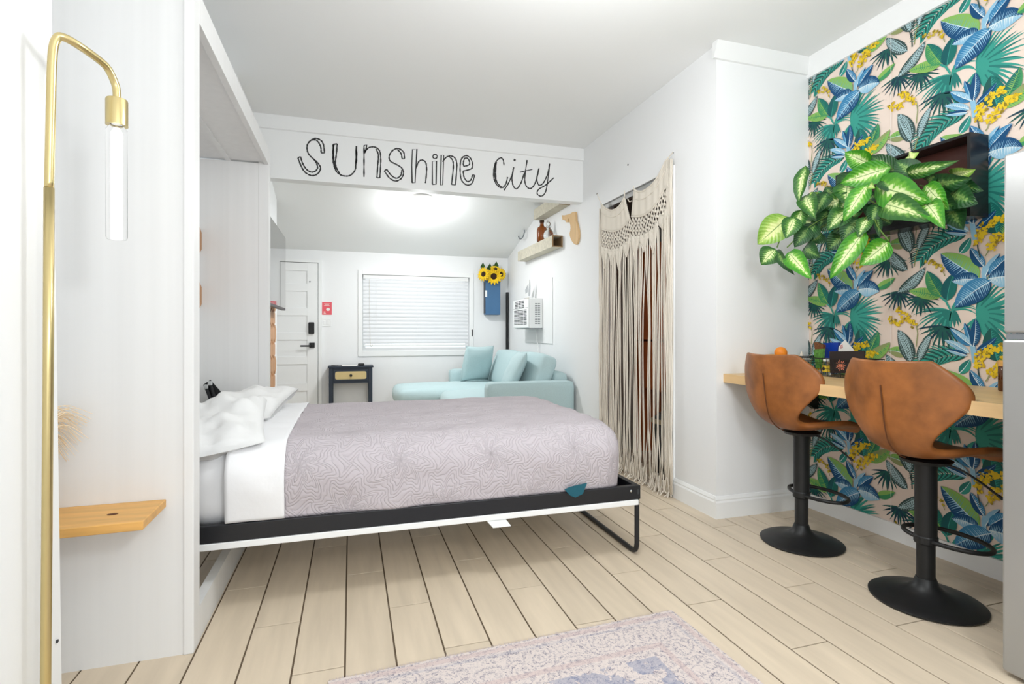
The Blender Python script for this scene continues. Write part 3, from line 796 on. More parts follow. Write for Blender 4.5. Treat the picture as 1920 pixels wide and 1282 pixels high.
# shells lying over the mattress: quilt and the folded-back sheet
def shell(xa, xb, grow, r, zlow, foot, nz=14, ny=56, nx=64, amp=.012, seed=0.0):
    """cross-section swept along x: up the near side, over the top, down the far side; foot=True also closes the foot end"""
    ya, yb = my0 - grow, my1 + grow; zt = mz1 + grow
    sec = [(ya, zlow + (zt - r - zlow) * i / nz) for i in range(nz)]
    sec += [(ya + r - r * cos(a), zt - r + r * sin(a)) for a in [pi / 2 * i / 10 for i in range(11)]]
    sec += [(ya + r + (yb - ya - 2 * r) * i / ny, zt) for i in range(1, ny)]
    sec += [(yb - r + r * sin(a), zt - r + r * cos(a)) for a in [pi / 2 * i / 10 for i in range(11)]]
    sec += [(yb, zt - r - (zt - r - zlow) * i / 6) for i in range(1, 7)]
    arc = [0]
    for a, b_ in zip(sec, sec[1:]): arc.append(arc[-1] + sqrt((a[0] - b_[0]) ** 2 + (a[1] - b_[1]) ** 2))
    xs = [(xa + (xb - xa) * i / nx, 0.0) for i in range(nx + 1)]
    R2 = .15
    if foot:
        xs = [(xa + (xb - R2 - xa) * i / nx, 0.0) for i in range(nx + 1)] + [(xb - R2 + R2 * sin(a), a) for a in [pi / 2 * i / 10 for i in range(1, 11)]] + [(xb, pi / 2 + q) for q in (.1, .2, .35, .5)]
    mb = MB(); mb.uv = []
    cy = (ya + yb) / 2
    for i, (x, a) in enumerate(xs):
        for (yy, zz), s_ in zip(sec, arc):
            p = Vector((x, yy, zz))
            if a:
                drop = R2 * (1 - cos(min(a, pi / 2))); extra = max(0, a - pi / 2) * .30
                top = zt - drop - extra
                if zz > top: p.z = max(top - .25 * (zt - zz), zlow)
                k = min(1, a / (pi / 2)); sh = .06 * k ** 2
                if abs(yy - cy) > (yb - ya) / 2 - .3: 
                    q = (abs(yy - cy) - ((yb - ya) / 2 - .3)) / .3
                    p.x -= .10 * k * q * q
                    p.y += (cy - yy) * .05 * k * q
            crownz = .014 * sin(pi * min(1, max(0, (yy - ya) / (yb - ya)))) if zz > mz1 - .1 else 0
            p.z += crownz
            nn = noise.noise(Vector((x * 3 + seed, yy * 7, zz * 5))) * amp + noise.noise(Vector((x * 11 + seed, yy * 16, zz * 13))) * amp * .45
            if zz > zt - .02: p.z += nn * .7 + .003 * sin(yy * 30 + 3 * noise.noise(Vector((x * 4, yy * 2, 1)))) * (amp / .012)
            else: p.y += nn * (1.0 if yy < cy else -1.0) - (.010 if yy < cy else -.010) * sin(pi * (zz - zlow) / (zt - zlow))
            mb.v.append(p); mb.uv.append((x + (a * .15 if a else 0), s_))
    m = len(sec)
    for i in range(len(xs) - 1):
        for j in range(m - 1):
            mb.f.append((i * m + j, (i + 1) * m + j, (i + 1) * m + j + 1, i * m + j + 1))
    return mb
qm = shell(-.285, 1.385, .016, .14, .362, True)
q = build('quilt', qm, QUILT, smooth=True, origin=(.5, 3.1, .4))
sm_ = q.modifiers.new('thick', 'SOLIDIFY'); sm_.thickness = .008; sm_.offset = 1
tag(q, 'pale mauve-grey embossed quilt spread over the foot of the bed', 'quilt')
ts = build('folded_sheet', shell(-.49, -.266, .027, .13, .366, False, nx=14, amp=.010, seed=4), SHEET, smooth=True, origin=(-.3, 3.1, .4))
sm_ = ts.modifiers.new('thick', 'SOLIDIFY'); sm_.thickness = .005; sm_.offset = 1
tag(ts, 'white top sheet folded back over the edge of the quilt', 'sheet')
# teal cloth end poking out under the quilt
tg = MB(); pts = [(1058, 917), (1070, 912), (1100, 905), (1092, 925), (1078, 932), (1068, 928)]
tg.prism([onY(x, y, by0 - .004) for x, y in pts], (0, -.006, 0))
tag(build('cloth_strap', tg, TEALTAG), 'dark teal cloth strap end hanging over the black bed rail', 'strap')

# pillows
def pillow(L, Wd, T, seed, crump=.02, n=26):
    mb = MB(); N = n; vs = []; fs = []
    for side in (1, -1):
        for i in range(N + 1):
            for j in range(N + 1):
                u, v = -1 + 2 * i / N, -1 + 2 * j / N
                e = max(0, (1 - abs(u) ** 2.4)) ** .55 * max(0, (1 - abs(v) ** 2.4)) ** .55
                pinch = 1 - .07 * (u * u) * (1 - v * v) - .0
                x = u * L / 2 * (1 - .06 * (1 - u * u) * 0) * (1 - .05 * (1 - v * v) * abs(u) ** 3 * -1); y = v * Wd / 2 * (1 - .06 * (1 - u * u) * abs(v) ** 3)
                z = side * T / 2 * e
                w = noise.noise(Vector((u * 2.3 + seed, v * 2.3, side * .3))) + .5 * noise.noise(Vector((u * 5 + seed, v * 5, side)))
                z += w * crump * (e ** .6)
                vs.append((x, y, z))
    M = (N + 1) ** 2
    for s_ in (0, 1):
        for i in range(N):
            for j in range(N):
                a = s_ * M + i * (N + 1) + j; qd = (a, a + N + 1, a + N + 2, a + 1)
                fs.append(qd if s_ == 0 else tuple(reversed(qd)))
    mb.add(vs, fs)
    return mb
def place_mb(mb, loc, rot):
    R = Matrix.Rotation(rot[2], 3, 'Z') @ Matrix.Rotation(rot[1], 3, 'Y') @ Matrix.Rotation(rot[0], 3, 'X')
    mb.v = [R @ p + Vector(loc) for p in mb.v]; return mb
def weld(o, d=.0008):
    bm = bmesh.new(); bm.from_mesh(o.data); bmesh.ops.remove_doubles(bm, verts=bm.verts[:], dist=d); bm.to_mesh(o.data); bm.free()
pb = place_mb(pillow(.72, .50, .165, 2.0, .045), (-.60, 3.30, .71), (radians(-9), radians(-6), radians(84)))
o = build('pillow', pb, CASE, smooth=True, origin=(-.47, 3.38, .66)); weld(o)
tag(o, 'rumpled white pillow on the far side of the bed by the black bracket', 'pillow')
pb = place_mb(pillow(.76, .50, .16, 7.7, .05), (-.635, 2.78, .695), (radians(-9), radians(-8), radians(97)))
o = build('pillow', pb, CASE, smooth=True, origin=(-.5, 2.8, .66)); weld(o)
tag(o, 'rumpled white pillow on the near side of the bed, next to the cabinet post', 'pillow')

# ------------------------------------------------------------------ bar counter
ct = thing('bar_counter', 'pale butcher-block bar counter fixed along the papered wall', 'counter', (2.53, 1.7, .83))
zt_, zb_ = .888, .835; xc = 2.20
nst = 15
for i in range(nst):                                     # glued staves run along the counter
    xa = xc + (XW - .0142 - xc) * i / nst; xb = xc + (XW - .0142 - xc) * (i + 1) / nst
    cuts = [1.213, 1.5 + random.uniform(-.2, .3), 2.1 + random.uniform(-.2, .3), YC]
    for a, b_ in zip(cuts, cuts[1:]):
        build('stave', BX((xa + .0003, a + .0003, zb_), (xb - .0003, b_ - .0003, zt_)), COUNTER, ct)
COUNTER_nt = None
for yy in (1.3, 2.05, 2.65):
    build('wall_bracket', MB().prism([(XW - .0142, yy, zb_), (XW - .32, yy, zb_), (XW - .32, yy, zb_ - .02), (XW - .04, yy, zb_ - .18), (XW - .0142, yy, zb_ - .18)], (0, .03, 0)), BLACKM, ct)

# ------------------------------------------------------------------ bar stools
def make_stool(loc, label):
    st = thing('bar_stool', label, 'stool', loc, 'tan bar stools at the counter')
    L = Vector(loc)
    rows = [(.225, .605, .15, .0, 90), (.215, .632, .185, .018, 90), (.12, .640, .205, .040, 90), (.02, .632, .200, .048, 90), (-.07, .628, .172, .045, 86), (-.135, .640, .140, .030, 60), (-.178, .675, .130, .022, 35),
            (-.203, .725, .160, .030, 22), (-.218, .785, .218, .060, 14), (-.228, .845, .262, .100, 8), (-.236, .895, .272, .115, 6), (-.243, .945, .248, .100, 5), (-.248, .990, .205, .075, 5), (-.251, 1.018, .176, .058, 5), (-.250, 1.026, .166, .054, 5)]
    nt_ = 16; mb = MB(); vs = []; fs = []
    for (x, z, hw, cu, an) in rows:
        nx, nz = cos(radians(an)), sin(radians(an))
        for k in range(nt_ + 1):
            t = -1 + 2 * k / nt_; c = cu * abs(t) ** 2.1
            vs.append((x + nx * c, hw * t, z + nz * c))
    for i in range(len(rows) - 1):
        for k in range(nt_): fs.append((i * (nt_ + 1) + k, i * (nt_ + 1) + k + 1, (i + 1) * (nt_ + 1) + k + 1, (i + 1) * (nt_ + 1) + k))
    mb.add([Vector(p) + L for p in vs], fs)
    se = build('seat_shell', mb, LEATHER, st, smooth=True)
    so = se.modifiers.new('thick', 'SOLIDIFY'); so.thickness = .03; so.offset = 0
    su = se.modifiers.new('soft', 'SUBSURF'); su.levels = 2; su.render_levels = 2
    pts = bez([(-.2585, .0, .925), (-.2485, 0, .85), (-.236, 0, .765), (-.214, 0, .69), (-.165, 0, .637), (-.12, 0, .617)], 6)
    build('seam', MB().tube([p + L for p in pts], .0028, 6), SEAM, st)
    build('seat_plate', MB().lathe([(.0, .590), (.085, .590), (.095, .604), (.06, .612), (0, .612)], L, 24), BLACKM, st, smooth=False)
    build('lift_column', MB().lathe([(.033, .04), (.033, .255), (.0395, .257), (.0395, .560), (.045, .592)], L, 32), BLACKM, st, smooth=False)
    auto_smooth(bpy.data.objects[[c.name for c in st.children if c.name.startswith('lift_column')][0]])
    ba = build('base_disc', MB().lathe([(.196, 0.0), (.205, .004), (.206, .009), (.198, .014), (.15, .024), (.10, .036), (.065, .052), (.045, .074), (.036, .10)], L, 56), BLACKM, st); auto_smooth(ba, 50)
    ring = [Vector((.085 + .115 * cos(a) * (1 if cos(a) > 0 else .85), -.02 + .165 * sin(a), .262)) + L for a in [2 * pi * k / 40 for k in range(40)]]
    build('footrest', MB().tube(ring, .0095, 10, closed=True), BLACKM, st, smooth=True)
    build('footrest_collar', MB().lathe([(.0405, .245), (.043, .25), (.043, .275), (.0405, .28)], L, 28), BLACKM, st)
    lv = bez([(.0, -.06, .600), (.02, -.12, .585), (.06, -.165, .545), (.10, -.20, .500), (.11, -.215, .485)], 5)
    build('lever', MB().tube([p + L for p in lv], [.0045] * (len(lv) - 5) + [.0065] * 5, 8), BLACKM, st, smooth=True)
    return st
s1 = make_stool((2.345, 1.636, 0), 'tan leather swivel bar stool nearest the steel refrigerator')
s2 = dup(s1, (2.35, 2.29, 0), 'tan leather swivel bar stool farther along, beside the white wall')

# ------------------------------------------------------------------ refrigerator
fr = thing('refrigerator', 'tall brushed steel top-freezer refrigerator at the end of the counter', 'refrigerator', (2.45, .85, 0))
build('body', MB().cbox((2.14, .52, .03), (2.83, 1.20, 1.72), .008), STEEL, fr)
build('freezer_door', MB().cbox((2.088, .52, 1.140), (2.137, 1.208, 1.735), .008), STEEL, fr)
build('fridge_door', MB().cbox((2.080, .52, .015), (2.137, 1.208, 1.118), .008), STEEL, fr)
build('door_gap_trim', BX((2.096, .525, 1.119), (2.137, 1.204, 1.139)), GREYP, fr)
for a in (.58, 1.14): build('foot', MB().lathe([(.018, 0), (.018, .03)], (2.2, a, 0), 12), BLACKM, fr)
build('handle', MB().cbox((2.05, .56, .70), (2.08, .585, 1.05), .006), CHROME, fr)

# ------------------------------------------------------------------ planter box on the papered wall
pbx = thing('planter_box', 'glossy black open-fronted box on the papered wall holding the leafy plant', 'planter', (2.80, 2.13, 1.68))
pa, pb_, pz0, pz1, px0, px1 = 1.711, 2.42, 1.682, 2.068, 2.735, XW - .0142; tk = .014
build('side_board', MB().cbox((px0, pa, pz0), (px1, pa + tk, pz1), .001), BLACKBOX, pbx)
build('side_board', MB().cbox((px0, pb_ - tk, pz0), (px1, pb_, pz1), .001), BLACKBOX, pbx)
build('top_board', MB().cbox((px0, pa + tk, pz1 - tk), (px1, pb_ - tk, pz1), .001), BLACKBOX, pbx)
build('bottom_board', MB().cbox((px0, pa + tk, pz0), (px1, pb_ - tk, pz0 + tk), .001), BLACKBOX, pbx)
build('back_board', BX((px1 - .008, pa + tk, pz0 + tk), (px1, pb_ - tk, pz1 - tk)), REDBR, pbx)
build('front_lip', MB().cbox((px0, pa + tk, pz0 + tk), (px0 + .012, pb_ - tk, pz0 + .07), .001), BLACKBOX, pbx)

pl = thing('trailing_plant', 'bright variegated leafy plant spilling from the black wall box', 'plant', (2.75, 2.2, 1.70), None)
SEL = {'B': LEAF_B, 'M': LEAF_M, 'D': LEAF_D, 'L': LEAF_L}
def leaf3(base, tip, w, kind, roll=0.0, sag=.10, cup=.10, n=10):
    base, tip = Vector(base), Vector(tip); d = tip - base; ln = d.length; dn = d.normalized()
    view = (Vector((0, 0, H)) - (base + tip) / 2).normalized()
    side = dn.cross(view).normalized(); nrm = side.cross(dn).normalized()
    side = (Matrix.Rotation(roll, 3, dn) @ side); nrm = (Matrix.Rotation(roll, 3, dn) @ nrm)
    mb = MB(); mb.uv = []; m = 6
    for i in range(n + 1):
        t = i / n; c = base + d * t + nrm * (ln * sag * sin(pi * t)) 
        ww = w / 2 * (sin(pi * t ** .72) ** .8 if 0 < t < 1 else 0)
        for j in range(m + 1):
            s_ = -1 + 2 * j / m
            wav = .015 * ln * sin(t * 17 + (0 if s_ < 0 else 2)) * abs(s_) ** 2
            mb.v.append(c + side * ww * s_ + nrm * (abs(s_) * ww * cup * 2.0 + wav)); mb.uv.append((j / m, t))
    for i in range(n):
        for j in range(m): mb.f.append((i * (m + 1) + j, (i + 1) * (m + 1) + j, (i + 1) * (m + 1) + j + 1, i * (m + 1) + j + 1))
    o = build('leaf', mb, SEL[kind], pl, smooth=True, fix=False, origin=(base + tip) / 2)
    return o
def PQ(x, y, X): return onX(1400 + x / 3.692, 220 + y / 3.692, X)
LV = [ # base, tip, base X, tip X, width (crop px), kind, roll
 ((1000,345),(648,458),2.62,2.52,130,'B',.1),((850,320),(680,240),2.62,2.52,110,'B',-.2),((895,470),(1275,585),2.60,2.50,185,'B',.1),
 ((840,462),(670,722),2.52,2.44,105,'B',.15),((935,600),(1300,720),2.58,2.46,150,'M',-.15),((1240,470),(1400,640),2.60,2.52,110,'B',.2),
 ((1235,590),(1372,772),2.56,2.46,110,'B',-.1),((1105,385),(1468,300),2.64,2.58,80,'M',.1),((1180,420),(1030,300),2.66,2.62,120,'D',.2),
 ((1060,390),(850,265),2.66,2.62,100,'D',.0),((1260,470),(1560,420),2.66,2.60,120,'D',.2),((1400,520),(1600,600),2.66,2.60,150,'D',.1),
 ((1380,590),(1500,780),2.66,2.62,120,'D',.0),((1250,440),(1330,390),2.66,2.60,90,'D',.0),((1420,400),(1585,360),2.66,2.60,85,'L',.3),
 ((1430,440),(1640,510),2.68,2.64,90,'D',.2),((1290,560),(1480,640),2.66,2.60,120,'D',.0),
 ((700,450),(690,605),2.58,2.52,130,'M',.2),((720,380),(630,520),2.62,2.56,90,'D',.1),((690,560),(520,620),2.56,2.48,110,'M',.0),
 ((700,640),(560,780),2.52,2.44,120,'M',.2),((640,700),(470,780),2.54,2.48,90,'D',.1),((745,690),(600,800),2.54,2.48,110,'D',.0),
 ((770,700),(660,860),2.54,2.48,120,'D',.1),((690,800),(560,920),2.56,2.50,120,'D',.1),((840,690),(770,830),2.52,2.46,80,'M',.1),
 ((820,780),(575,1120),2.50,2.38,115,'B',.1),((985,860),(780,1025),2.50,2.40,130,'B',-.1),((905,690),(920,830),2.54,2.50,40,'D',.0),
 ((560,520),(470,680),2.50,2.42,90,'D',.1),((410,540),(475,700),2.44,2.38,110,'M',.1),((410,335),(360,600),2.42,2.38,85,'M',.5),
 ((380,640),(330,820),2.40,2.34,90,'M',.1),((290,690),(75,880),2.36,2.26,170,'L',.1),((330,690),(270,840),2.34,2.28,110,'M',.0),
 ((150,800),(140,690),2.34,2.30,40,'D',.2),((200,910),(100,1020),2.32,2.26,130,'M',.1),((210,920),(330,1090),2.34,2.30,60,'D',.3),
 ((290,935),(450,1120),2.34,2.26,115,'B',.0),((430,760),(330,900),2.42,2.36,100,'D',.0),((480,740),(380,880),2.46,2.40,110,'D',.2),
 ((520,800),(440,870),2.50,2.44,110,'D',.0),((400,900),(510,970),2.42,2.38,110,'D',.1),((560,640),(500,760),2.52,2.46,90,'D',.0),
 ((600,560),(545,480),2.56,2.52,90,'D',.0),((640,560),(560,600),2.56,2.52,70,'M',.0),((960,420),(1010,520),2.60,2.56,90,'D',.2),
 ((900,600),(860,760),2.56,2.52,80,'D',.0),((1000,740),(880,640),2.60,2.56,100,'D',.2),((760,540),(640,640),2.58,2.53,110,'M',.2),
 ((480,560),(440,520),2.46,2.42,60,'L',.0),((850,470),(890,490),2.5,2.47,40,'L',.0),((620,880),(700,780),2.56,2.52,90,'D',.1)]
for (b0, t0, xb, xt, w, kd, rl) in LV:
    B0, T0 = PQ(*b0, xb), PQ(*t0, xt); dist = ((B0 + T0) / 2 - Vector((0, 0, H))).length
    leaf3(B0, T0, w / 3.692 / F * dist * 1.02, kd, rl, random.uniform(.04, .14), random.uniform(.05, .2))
random.seed(21)
for k in range(16):
    bx_, by_ = random.uniform(480, 1000), random.uniform(500, 760); a_ = random.uniform(radians(70), radians(200)); l_ = random.uniform(110, 170)
    B0 = PQ(bx_, by_, 2.62); T0 = PQ(bx_ + l_ * cos(a_), by_ + l_ * sin(a_) * .8, 2.57); dist = (B0 - Vector((0, 0, H))).length
    leaf3(B0, T0, random.uniform(70, 110) / 3.692 / F * dist, random.choice('DDM'), random.uniform(-.3, .5), .08, .12)
# small ivy leaf at the top
iv = MB(); c0 = PQ(1140, 280, 2.66); pts = []
for k in range(11):
    a = 2 * pi * k / 11; r = .036 * (1 if k % 2 else .72); pts.append(c0 + Vector((.01 * sin(3 * a), -r * cos(a), r * sin(a) * .95)))
iv.uv = []
iv.add([c0 + Vector((-.01, 0, 0))] + pts, [(0, 1 + k, 1 + (k + 1) % 11) for k in range(11)]); iv.uv = [(.5, .5)] + [(.5 + .35 * cos(2 * pi * k / 11), .5 + .35 * sin(2 * pi * k / 11)) for k in range(11)]
build('ivy_leaf', iv, LEAF_L, pl, fix=False)
for pts in (((900, 640, 2.6), (820, 700, 2.5), (780, 780, 2.48)), ((700, 560, 2.62), (560, 620, 2.5), (420, 660, 2.42), (290, 720, 2.36), (210, 900, 2.32)), ((980, 480, 2.72), (860, 480, 2.55)), ((880, 640, 2.6), (900, 740, 2.5), (985, 855, 2.48)), ((1200, 470, 2.72), (1240, 480, 2.6)), ((1100, 600, 2.74), (930, 610, 2.58), (800, 560, 2.55), (640, 640, 2.52), (430, 760, 2.42), (280, 900, 2.33))):
    build('plant_stem', MB().tube(bez([PQ(*p) for p in pts], 8), .0035, 6), STEM, pl, smooth=True)
build('soil_block', BX((px0 + .014, 1.80, pz0 + tk), (px1 - .01, 2.38, pz0 + .06)), DARKBR, pl)

# ------------------------------------------------------------------ floor lamp by the left wall
def onDepth(px, py, d): return onD(px, py, d)
lp = thing('floor_lamp', 'slim brass arc floor lamp with a bare tubular bulb beside the left wall', 'lamp', (onD(86, 1282, 1.3).x, onD(86, 1282, 1.3).y, 0))
pt = onD(99, 92, 1.3); pm = onD(90.5, 700, 1.3); pbm = onD(85.5, 1282, 1.3); ddn = (pbm - pm) / (pbm.z - pm.z)
foot = pbm + ddn * (0.018 - pbm.z)
el = onD(200, 128, 1.42); sk = onD(219, 188, 1.455)
arc = [pt - Vector((0, 0, .12)), pt - Vector((0, 0, .03)), onD(107, 72, 1.305), onD(122, 71, 1.315), onD(150, 87, 1.345), onD(185, 112, 1.40), onD(203, 130, 1.43), onD(216, 158, 1.452), sk + Vector((0, 0, .02)), sk]
build('pole', MB().tube([foot, pbm, pm, onD(92, 352, 1.3)], .0108, 16, caps=True), BRASS, lp, smooth=True)
up = bez([onD(92, 352, 1.3), onD(95, 220, 1.3), onD(98.5, 105, 1.3)] + arc[2:], 8)
build('arm', MB().tube(up, .0098, 16), BRASS, lp, smooth=True)
build('socket', MB().lathe([(.012, .07), (.0245, .07), (.026, .066), (.026, -.002), (.022, -.002)], sk - Vector((0, 0, .068)), 32), BRASS, lp)
auto_smooth(bpy.data.objects['socket'])
bt = sk - Vector((0, 0, .07)); bb = onD(219, 452, 1.46).z
bl_ = build('bulb_glass', MB().lathe([(.016, 0), (.024, -.012), (.0245, -.02), (.0245, bb + .01 - bt.z), (.022, bb + .004 - bt.z), (0, bb + .002 - bt.z)], bt, 32), BULBG, lp, smooth=True)
build('filament', MB().lathe([(.006, -.008), (.0125, -.02), (.0125, bb - bt.z + .006), (0, bb - bt.z + .005)], bt, 20), GLOW, bl_, smooth=True)
build('base', MB().lathe([(0, 0), (.13, 0), (.132, .006), (.128, .014), (.02, .018), (.012, .03)], foot - Vector((0, 0, .018)), 40), BRASS, lp)

# corner shelf on the cabinet side, with the dried grass in a vase
zs = .556
sh = thing('bedside_shelf', 'honey pine corner shelf with a knot, on the side of the bed cabinet', 'shelf', (-.85, 2.05, zs))
pA, pBk, pC = onZ(268, 977, zs), onZ(312, 935, zs), onZ(105, 993, zs)
yb_ = 2.129
out = [(XL + .002, yb_, zs), (pBk.x, yb_, zs), (pA.x, pA.y, zs), (pC.x, pC.y, zs), (XL + .002, pC.y - .02, zs)]
bm = bmesh.new(); vs = [bm.verts.new(p) for p in out]; fc = bm.faces.new(vs); ex = bmesh.ops.extrude_face_region(bm, geom=[fc])
bmesh.ops.translate(bm, verts=[v for v in ex['geom'] if isinstance(v, bmesh.types.BMVert)], vec=(0, 0, -.028)); bmesh.ops.bevel(bm, geom=bm.edges[:], offset=.002, segments=1, affect='EDGES')
bm.verts.index_update(); mb = MB(); mb.add([v.co.copy() for v in bm.verts], [[v.index for v in f.verts] for f in bm.faces]); bm.free()
build('board', mb, WOODH, sh)
kn = onZ(211, 964, zs); build('knot', MB().prism([(kn.x + .016 * cos(a), kn.y + .011 * sin(a), zs + .0006) for a in [2 * pi * k / 14 for k in range(14)]], (0, 0, -.0004)), SEAM, sh)
build('bracket', MB().prism([(XL, 2.09, zs - .028), (pC.x + .13, 2.09, zs - .028), (XL, 2.09, zs - .075)], (0, .025, 0)), GREYB, sh)
vb = Vector((-.955, 1.93, zs))
tag(build('vase', MB().lathe([(0, 0), (.035, 0), (.045, .03), (.04, .09), (.022, .13), (.026, .15), (.02, .15), (.018, .13)], vb, 24), CERAM, smooth=True, origin=vb), 'small cream vase of dried grass standing on the pine corner shelf', 'vase')
mb = MB()
for i in range(130):
    tx, ty = random.choice([(random.uniform(120, 182), random.uniform(766, 800)), (random.uniform(110, 170), random.uniform(790, 830)), (random.uniform(105, 152), random.uniform(822, 856))])
    T = onD(tx, ty, random.uniform(1.72, 1.86)); T.y = min(T.y, 2.10)
    a = vb + Vector((0, 0, .13)); m_ = a + (T - a) * .55 + Vector((0, 0, .10)); 
    cv = bez([a, m_, T], 7)
    mb.tube(cv, [.0019 - .0013 * k / (len(cv) - 1) for k in range(len(cv))], 4)
o = build('dried_grass', mb, PLUME, origin=vb + Vector((0, 0, .14))); tag(o, 'wispy dried grass plume in the vase on the pine shelf', 'dried grass'); o['kind'] = 'stuff'

# ------------------------------------------------------------------ rug
rg0 = onZ(1259, 1143, .009); rd = Vector((-1, -.0415, 0)).normalized(); rn = Vector((rd.y, -rd.x, 0)) * -1
if rn.y > 0: rn = -rn
rgW, rgL = 1.325, 2.3
R_ = Matrix((rd, rn, Vector((0, 0, 1)))).transposed()
mb = MB(); nx_, ny_ = 24, 40
tv = []; tf = []
for i in range(nx_ + 1):
    for j in range(ny_ + 1): tv.append((rgW * i / nx_, rgL * j / ny_, .008 + .0012 * noise.noise(Vector((i * .7, j * .7, 0)))))
for i in range(nx_):
    for j in range(ny_): tf.append((i * (ny_ + 1) + j, (i + 1) * (ny_ + 1) + j, (i + 1) * (ny_ + 1) + j + 1, i * (ny_ + 1) + j + 1))
mb.add(tv, tf)
rim = [i * (ny_ + 1) for i in range(nx_ + 1)] + [nx_ * (ny_ + 1) + j for j in range(1, ny_ + 1)] + [i * (ny_ + 1) + ny_ for i in range(nx_ - 1, -1, -1)] + [j for j in range(ny_ - 1, 0, -1)]
o0 = len(mb.v); mb.v += [Vector((mb.v[i].x, mb.v[i].y, .0005)) for i in rim]; k = len(rim)
mb.f += [(rim[i], rim[(i + 1) % k], o0 + (i + 1) % k, o0 + i) for i in range(k)]
rug = bpy.data.objects.new('rug', None); COL.objects.link(rug); rug.location = (rg0.x, rg0.y, 0); rug.rotation_euler = (0, 0, atan2(rd.y, rd.x)); WO['rug'] = Vector()
rug.matrix_world = Matrix.Translation((rg0.x, rg0.y, 0)) @ R_.to_4x4()
tag(rug, 'faded beige and blue vintage-pattern rug with fringed edges on the tile floor', 'rug')
build('pile', mb, RUG, rug)
mb = MB()
for i in range(360):
    x = rgW * (i + random.uniform(0, 1)) / 360; l = random.uniform(.014, .028)
    mb.add([(x - .0016, .002, .006), (x + .0016, .002, .006), (x + random.uniform(-.006, .006), -l, .002)], [(0, 1, 2)])
for i in range(300):
    y = 1.2 * (i + random.uniform(0, 1)) / 300; l = random.uniform(.006, .014)
    mb.add([(.002, y - .0018, .006), (.002, y + .0018, .006), (-l, y + random.uniform(-.004, .004), .003)], [(0, 1, 2)])
fr_ = build('fringe', mb, mat('rug_fringe', (214, 200, 196), .95), rug, fix=False); fr_['kind'] = 'stuff'

# ------------------------------------------------------------------ far room: door, window, blinds
dr = struct(build('door_1', BX((-1.20, YF - .034, .01), (-.408, YF - .004, 2.035)), TRIM))
# stiles and rails stand proud of the recessed panels
zr = [.02, .30, .42, .60, .72, .91, 1.03, 1.21, 1.335, 1.53, 1.66, 1.92, 2.035]
build('stile', MB().cbox((-.535, YF - .046, .01), (-.408, YF - .034, 2.035), .004), TRIM, dr)
build('stile', MB().cbox((-1.20, YF - .046, .01), (-1.08, YF - .034, 2.035), .004), TRIM, dr)
for a, b_ in ((.01, .20), (.40, .50), (.74, .84), (1.05, 1.15), (1.36, 1.46), (1.67, 1.77), (1.93, 2.035)):
    build('rail', MB().cbox((-1.082, YF - .046, a), (-.533, YF - .034, b_), .004), TRIM, dr)
build('gap_shadow', BX((-.408, YF - .004, .01), (-.402, YF - .001, 2.04)), DSLOT, dr)
hp = onY(585, 647, YF - .05)
lkp = onY(584, 615, YF - .05)
build('keypad_lock', MB().cbox((lkp.x - .035, YF - .078, lkp.z - .074), (lkp.x + .035, YF - .046, lkp.z + .074), .008), BLACKM, dr)
hd = build('door_handle', MB().cbox((hp.x - .033, YF - .062, hp.z - .033), (hp.x + .033, YF - .046, hp.z + .033), .003), BLACKM, dr)
build('lever', MB().cbox((hp.x - .135, YF - .10, hp.z - .018), (hp.x + .01, YF - .085, hp.z + .002), .003).cbox((hp.x - .012, YF - .10, hp.z - .012), (hp.x + .012, YF - .06, hp.z + .012), .003), BLACKM, hd)
ph = onY(581, 528, YF - .047); build('peephole', MB().lathe([(.010, 0), (.010, .003), (.006, .004), (0, .003)], (0, 0, 0), 14), GREYP, dr)
o = [c for c in dr.children if c.name.startswith('peephole')][0]; o.rotation_euler = (pi / 2, 0, 0); o.location = ph
struct(build('trim_7', BX((-.402, YF - .044, 0), (-.36, YF, 2.08)), TRIM)); struct(build('trim_8', BX((-1.27, YF - .0435, 2.042), (-.402, YF, 2.0815)), TRIM))

win = bpy.data.objects.new('window_1', None); COL.objects.link(win); win.location = ((wx0 + wx1) / 2, YF, wz0); WO['window_1'] = Vector(win.location); win['kind'] = 'structure'
cw = .055
build('casing', MB().cbox((wx0 - cw, YF - .016, wz0 - .07), (wx0, YF, wz1 + .06), .003), TRIM, win); build('casing', MB().cbox((wx1, YF - .016, wz0 - .07), (wx1 + cw, YF, wz1 + .06), .003), TRIM, win)
build('casing', MB().cbox((wx0, YF - .016, wz1), (wx1, YF, wz1 + .06), .003), TRIM, win); build('sill', MB().cbox((wx0, YF - .016, wz0 - .07), (wx1, YF, wz0), .003), TRIM, win)
for a, b_ in (((wx0, YF + .07, wz0), (wx0 + .04, YF + .11, wz1)), ((wx1 - .04, YF + .07, wz0), (wx1, YF + .11, wz1)), ((wx0 + .04, YF + .07, wz0), (wx1 - .04, YF + .11, wz0 + .04)), ((wx0 + .04, YF + .07, wz1 - .04), (wx1 - .04, YF + .11, wz1)), ((wx0 + .04, YF + .075, 1.36), (wx1 - .04, YF + .105, 1.40))):
    build('sash', BX(a, b_), TRIM, win)
build('pane', BX((wx0 + .04, YF + .085, wz0 + .04), (wx1 - .04, YF + .089, wz1 - .04)), GLASS, win)
bd = thing('venetian_blind', 'closed white slatted blind hanging inside the far window', 'blind', ((wx0 + wx1) / 2, YF + .03, wz0))
bx_a, bx_b = wx0 + .012, wx1 - .012
build('headrail', MB().cbox((bx_a, YF + .006, wz1 - .055), (bx_b, YF + .05, wz1 - .003), .003), WPLAST, bd)
nsl = 17; sl0 = None
